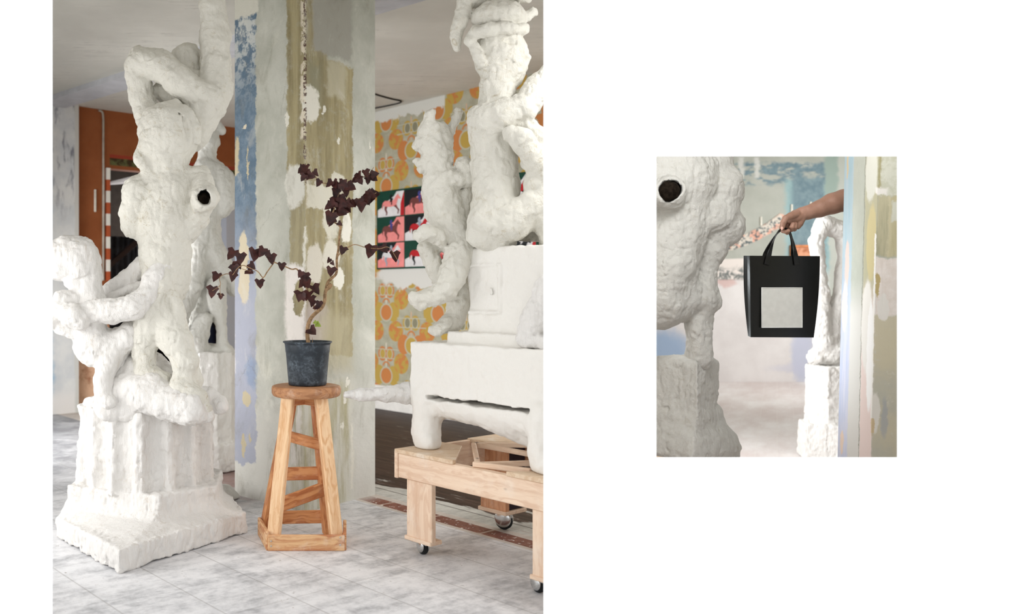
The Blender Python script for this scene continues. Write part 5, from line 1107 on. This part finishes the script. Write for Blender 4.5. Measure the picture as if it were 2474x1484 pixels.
for i in range(rowsN + 1):
    t = i / rowsN; bulge = math.sin(t * math.pi) * 0.006
    a = FT[0].lerp(FBo[0], t); b = FT[1].lerp(FBo[1], t); c_ = BT[1].lerp(BBo[1], t); d_ = BT[0].lerp(BBo[0], t)
    d_.x -= 0.012 * math.sin(t * math.pi) * 0.6 if t < 1 else 0
    b.x += bulge * 1.2; row = [a.lerp(b, k / 8) + Vector((0, -bulge * math.sin(k / 8 * math.pi) * 0.4, 0)) for k in range(9)] + [b.lerp(c_, 0.5) + Vector((-0.006 * (1 - t), 0, 0))] + [c_.lerp(d_, k / 8) for k in range(9)] + [d_.lerp(a, 0.5) + Vector((0.004 * (1 - t), 0, 0))]
    loops.append([bm.verts.new(p) for p in row])
nL = len(loops[0]); inner = []
for row in loops:
    ctr = sum((v.co for v in row), Vector()) / nL
    inner.append([bm.verts.new(Vector((ctr.x + (v.co.x - ctr.x) * 0.982, ctr.y + (v.co.y - ctr.y) * 0.84, v.co.z + (0.004 if row is loops[-1] else 0)))) for v in row])
def skin_rows(L, flip):
    for r0_, r1_ in zip(L[:-1], L[1:]):
        for k in range(nL):
            f = (r0_[k], r0_[(k + 1) % nL], r1_[(k + 1) % nL], r1_[k]); bm.faces.new(tuple(reversed(f)) if flip else f)
    low = L[-1]
    for k in range(8): bm.faces.new((low[k], low[k + 1], low[18 - k - 1], low[18 - k]))
    bm.faces.new((low[8], low[9], low[10])); bm.faces.new((low[0], low[18], low[19]))
skin_rows(loops, False); skin_rows(inner, True)
for k in range(nL): bm.faces.new((loops[0][(k + 1) % nL], loops[0][k], inner[0][k], inner[0][(k + 1) % nL]))
fix(bm)
from_bm('body', bm, LEATHER, bag)
bm = bmesh.new(); bm_poly = [P(1840, 791.5, YF - 0.006), P(1938, 791.5, YF - 0.006), P(1938, 695, YF - 0.006), P(1840, 695, YF - 0.006)]
bm_plate(bm, bm_poly, (0, 0.0022, 0))
props(from_bm('patch', bm, PATCH, bag), 'pale grey square patch')
bm = bmesh.new(); e_ = [Vector(p) + Vector((0, -0.001, 0)) for p in bm_poly]; tube_bm(bm, [e_[0], e_[1], e_[2], e_[3], e_[0]], 0.0013, 6); fix(bm); from_bm('patch_edging', bm, PIP, bag)
def strap(name, pts, thick=0.004):
    """pts: (px, py, Y, width px, twist deg)"""
    bm = bmesh.new(); prev = None; cs = [P(*p[:3]) for p in pts]
    # interpolate
    sp = spline(cs, 6); ws = np.interp(np.linspace(0, len(pts) - 1, len(sp)), range(len(pts)), [p[3] for p in pts]); tw = np.interp(np.linspace(0, len(pts) - 1, len(sp)), range(len(pts)), [p[4] for p in pts])
    for i, c_ in enumerate(sp):
        t = (sp[min(i + 1, len(sp) - 1)] - sp[max(i - 1, 0)]).normalized(); fr = Vector((0, -1, 0)); s_ = t.cross(fr).normalized()
        s_ = (Matrix.Rotation(math.radians(tw[i]), 3, t) @ s_); nn_ = t.cross(s_).normalized(); w = ws[i] * 4.0 / F / 2
        ring = [bm.verts.new(c_ + s_ * a * w + nn_ * b * thick / 2) for a, b in ((-1, -1), (-1, 1), (1, 1), (1, -1))]
        if prev:
            for k in range(4): bm.faces.new((prev[k], prev[(k + 1) % 4], ring[(k + 1) % 4], ring[k]))
        else: bm.faces.new(list(reversed(ring)))
        prev = ring
    bm.faces.new(prev); fix(bm); bevel(bm, 0.0008); return from_bm(name, bm, LEATHER, bag)
Yh = YF - 0.006
strap('handle', [(1853, 640, Yh, 13, 0), (1857, 622, Yh, 12, 0), (1863, 600, Yh - 0.004, 10, 30), (1871, 577, Yh - 0.002, 7, 60), (1880, 560, Yh + 0.004, 5.5, 50), (1889, 553.5, Yh + 0.008, 5.5, 40), (1899, 553, Yh + 0.01, 5.5, 40), (1908, 560, Yh + 0.006, 5.5, -40), (1914, 575, Yh, 6.5, -50), (1919, 597, Yh - 0.004, 9, -30), (1923, 622, Yh, 12, 0), (1925.5, 640, Yh, 13, 0)])
Yk = YF + 0.066
strap('handle', [(1845, 628, Yk, 12, 0), (1850, 612, Yk, 11, 0), (1860, 590, Yk - 0.01, 8, 30), (1873, 570, Yk - 0.03, 6, 50), (1886, 557.5, Yk - 0.046, 5.5, 40), (1898, 557, Yk - 0.048, 5.5, 40), (1907, 564, Yk - 0.045, 5.5, -40), (1913, 585, Yk - 0.02, 8, -30), (1916, 612, Yk, 11, 0), (1917, 628, Yk, 12, 0)])

# ------------------------------------------------------------------ person behind the pillar, arm stretched out
SKIN = M('skin', 0.5, 0.35); q = SKIN.noise(SKIN.coord(), 11, 4); q2 = SKIN.noise(SKIN.coord(), 60, 2)
SKIN.b.inputs['Subsurface Weight'].default_value = 0.12; SKIN.b.inputs['Subsurface Radius'].default_value = (0.01, 0.004, 0.002)
SKIN.bump(q2, 0.06, 0.003); SKIN = SKIN.done(SKIN.mix(SKIN.ramp(q, 0.3, 0.7), lin(140, 104, 86), lin(158, 120, 102)))
ya = 4.02
A = Figure(3.84, 4.20, (1878, 2300), (440, 590), 0.0024, 81); A.lo[0] = A.lo[0]
def fin(*pts, k=2.2): A.limb(*pts, k=k)
A.limb((1938, 516, ya, 15.5), (1950, 514, ya, 16.5), (1980, 504.5, ya, 20.5), (2011, 492, ya, 25), (2040, 484, ya, 26.5), (2075, 482, ya + 0.01, 25), k=10)
A.limb((2075, 482, ya + 0.01, 25), (2120, 476, ya + 0.04, 25), (2170, 470, ya + 0.08, 28), (2230, 470, ya + 0.12, 36), k=12)
A.limb((1937, 517, ya, 15), (1924, 523, ya, 15.5), (1912, 530, ya + 0.004, 13.5), k=8)                      # wrist to knuckles
A.limb((1938, 522, ya - 0.006, 11), (1931, 540, ya - 0.004, 8.5), (1927, 547, ya - 0.002, 7.5), k=6)         # heel of the hand
fin((1926, 517, ya - 0.018, 8.5), (1910, 521.5, ya - 0.030, 8.3), (1899, 527, ya - 0.034, 7.4), (1893, 537, ya - 0.035, 6.4), (1890.5, 550, ya - 0.030, 4.9), k=4)   # thumb
fin((1909, 530, ya + 0.010, 9), (1893, 538, ya + 0.012, 6.6), (1888.5, 551, ya + 0.006, 5.4), (1892, 558.5, ya - 0.008, 5.2), (1898, 560.5, ya - 0.018, 4.6))          # index
fin((1910, 533, ya + 0.012, 9), (1900, 546, ya + 0.016, 6.4), (1898, 557, ya + 0.008, 5.6), (1902, 562, ya - 0.012, 5.6), (1904, 558, ya - 0.022, 5.0))              # middle
fin((1916, 533, ya + 0.010, 9), (1911, 550, ya + 0.010, 6.0), (1911.5, 555, ya - 0.010, 5.8), (1913.5, 549, ya - 0.024, 5.3), (1916, 541, ya - 0.022, 4.7))          # ring
fin((1922, 532, ya + 0.008, 8), (1919, 549, ya + 0.008, 5.8), (1919, 554, ya - 0.008, 5.5), (1920.5, 549, ya - 0.020, 5.0), (1922, 541, ya - 0.018, 4.4))           # little
A.rough(0.0006, 0.03, 1)
person = A.mesh('person', SKIN)
props(person, 'person hidden behind the pillar with one bare arm stretched out holding the bag', 'person')
bm = bmesh.new()
m4 = Matrix.Translation(P(1889.3, 552, ya - 0.0385)) @ Matrix.Rotation(math.radians(8), 4, 'Y') @ Matrix.Diagonal((0.0058, 0.0020, 0.0080, 1)); bmesh.ops.create_uvsphere(bm, u_segments=16, v_segments=10, radius=1, matrix=m4)
NAILM = flat('fingernail', lin(226, 176, 160), 0.3, 0.5, 0, 0.03); from_bm('thumbnail', bm, NAILM, person, True)

B = Solid((2.50, 3.84, -0.002), (3.36, 4.52, 1.76), 0.008, 82); hx, hy = 2.98, 4.20
def bj(x, y_, z): return (hx + x, hy + y_, z)
B.cap(bj(0, 0.02, 0.98), bj(0, 0.01, 1.10), 0.135, 0.125, 0.05); B.cap(bj(0, 0.01, 1.10), bj(0, 0, 1.34), 0.125, 0.135, 0.05); B.cap(bj(-0.13, 0, 1.38), bj(0.13, 0, 1.38), 0.065, 0.065, 0.06)
B.cap(bj(0, 0, 1.38), bj(0, -0.01, 1.50), 0.055, 0.050, 0.03); B.ell(bj(0, -0.01, 1.60), (0.075, 0.095, 0.115), None, 0.03); B.ell(bj(0, -0.035, 1.55), (0.055, 0.07, 0.07), None, 0.03); B.cap(bj(0, -0.105, 1.60), bj(0, -0.125, 1.575), 0.010, 0.014, 0.012)
for sx in (-1, 1):
    B.ell(bj(sx * 0.077, 0.0, 1.59), (0.012, 0.022, 0.032), None, 0.008); B.ell(bj(sx * 0.032, -0.098, 1.615), (0.016, 0.010, 0.010), None, 0.008, True)
    B.cap(bj(sx * 0.085, 0.02, 0.95), bj(sx * 0.095, 0.0, 0.50), 0.085, 0.055, 0.03); B.cap(bj(sx * 0.095, 0.0, 0.50), bj(sx * 0.10, 0.03, 0.09), 0.055, 0.040, 0.02); B.cap(bj(sx * 0.10, 0.04, 0.045), bj(sx * 0.11, -0.14, 0.032), 0.042, 0.030, 0.02)
B.cap(bj(0.17, 0, 1.37), bj(0.215, 0.02, 1.08), 0.050, 0.042, 0.03); B.cap(bj(0.215, 0.02, 1.08), bj(0.225, -0.04, 0.84), 0.040, 0.028, 0.02); B.ell(bj(0.227, -0.055, 0.77), (0.022, 0.035, 0.055), None, 0.015)
for i_, dy_ in enumerate((-0.03, -0.01, 0.01, 0.028)): B.cap(bj(0.228, -0.06 + dy_, 0.74), bj(0.222, -0.065 + dy_, 0.665 + 0.006 * abs(i_ - 1)), 0.009, 0.007, 0.004)
B.cap(bj(0.222, -0.085, 0.775), bj(0.214, -0.112, 0.715), 0.011, 0.008, 0.006)
sh = P(2170, 470, ya + 0.08); B.cap(bj(-0.16, -0.01, 1.37), tuple(sh + Vector((0.04, 0.03, 0.01))), 0.052, 0.047, 0.03)
body = B.mesh('body', SKIN, person)
K = Solid((2.50, 3.84, 0.70), (3.36, 4.52, 1.50), 0.008, 83)
K.cap(bj(0, 0.02, 0.88), bj(0, 0.01, 1.10), 0.165, 0.140, 0.05); K.cap(bj(0, 0.01, 1.10), bj(0, 0, 1.34), 0.140, 0.150, 0.05); K.cap(bj(-0.13, 0, 1.38), bj(0.13, 0, 1.38), 0.076, 0.076, 0.06); K.cap(bj(0.17, 0, 1.37), bj(0.20, 0.01, 1.18), 0.062, 0.062, 0.03)
K.cap(bj(-0.15, -0.01, 1.37), tuple(Vector(bj(-0.16, -0.01, 1.37)).lerp(sh, 0.6)), 0.066, 0.062, 0.03)
K.mesh('shirt', flat('charcoal_cotton', lin(52, 54, 58), 0.9, 0.1), person)
K = Solid((2.60, 3.95, 0.04), (3.36, 4.45, 1.04), 0.008, 84); K.cap(bj(0, 0.02, 0.93), bj(0, 0.02, 0.99), 0.148, 0.145, 0.04)
for sx in (-1, 1): K.cap(bj(sx * 0.085, 0.02, 0.95), bj(sx * 0.095, 0.0, 0.50), 0.098, 0.070, 0.03); K.cap(bj(sx * 0.095, 0.0, 0.50), bj(sx * 0.10, 0.03, 0.10), 0.070, 0.060, 0.02)
K.mesh('trousers', flat('dark_denim', lin(44, 52, 70), 0.9, 0.1), person)
K = Solid((2.80, 4.0, 1.4), (3.16, 4.4, 1.76), 0.006, 85); K.ell(bj(0, 0.012, 1.625), (0.084, 0.098, 0.108), None, 0.02); K.box(bj(0, -0.12, 1.56), (0.12, 0.06, 0.085), None, 0.02, 0.02, True)
K.mesh('hair', flat('dark_brown_hair', lin(58, 42, 34), 0.6, 0.3), person)
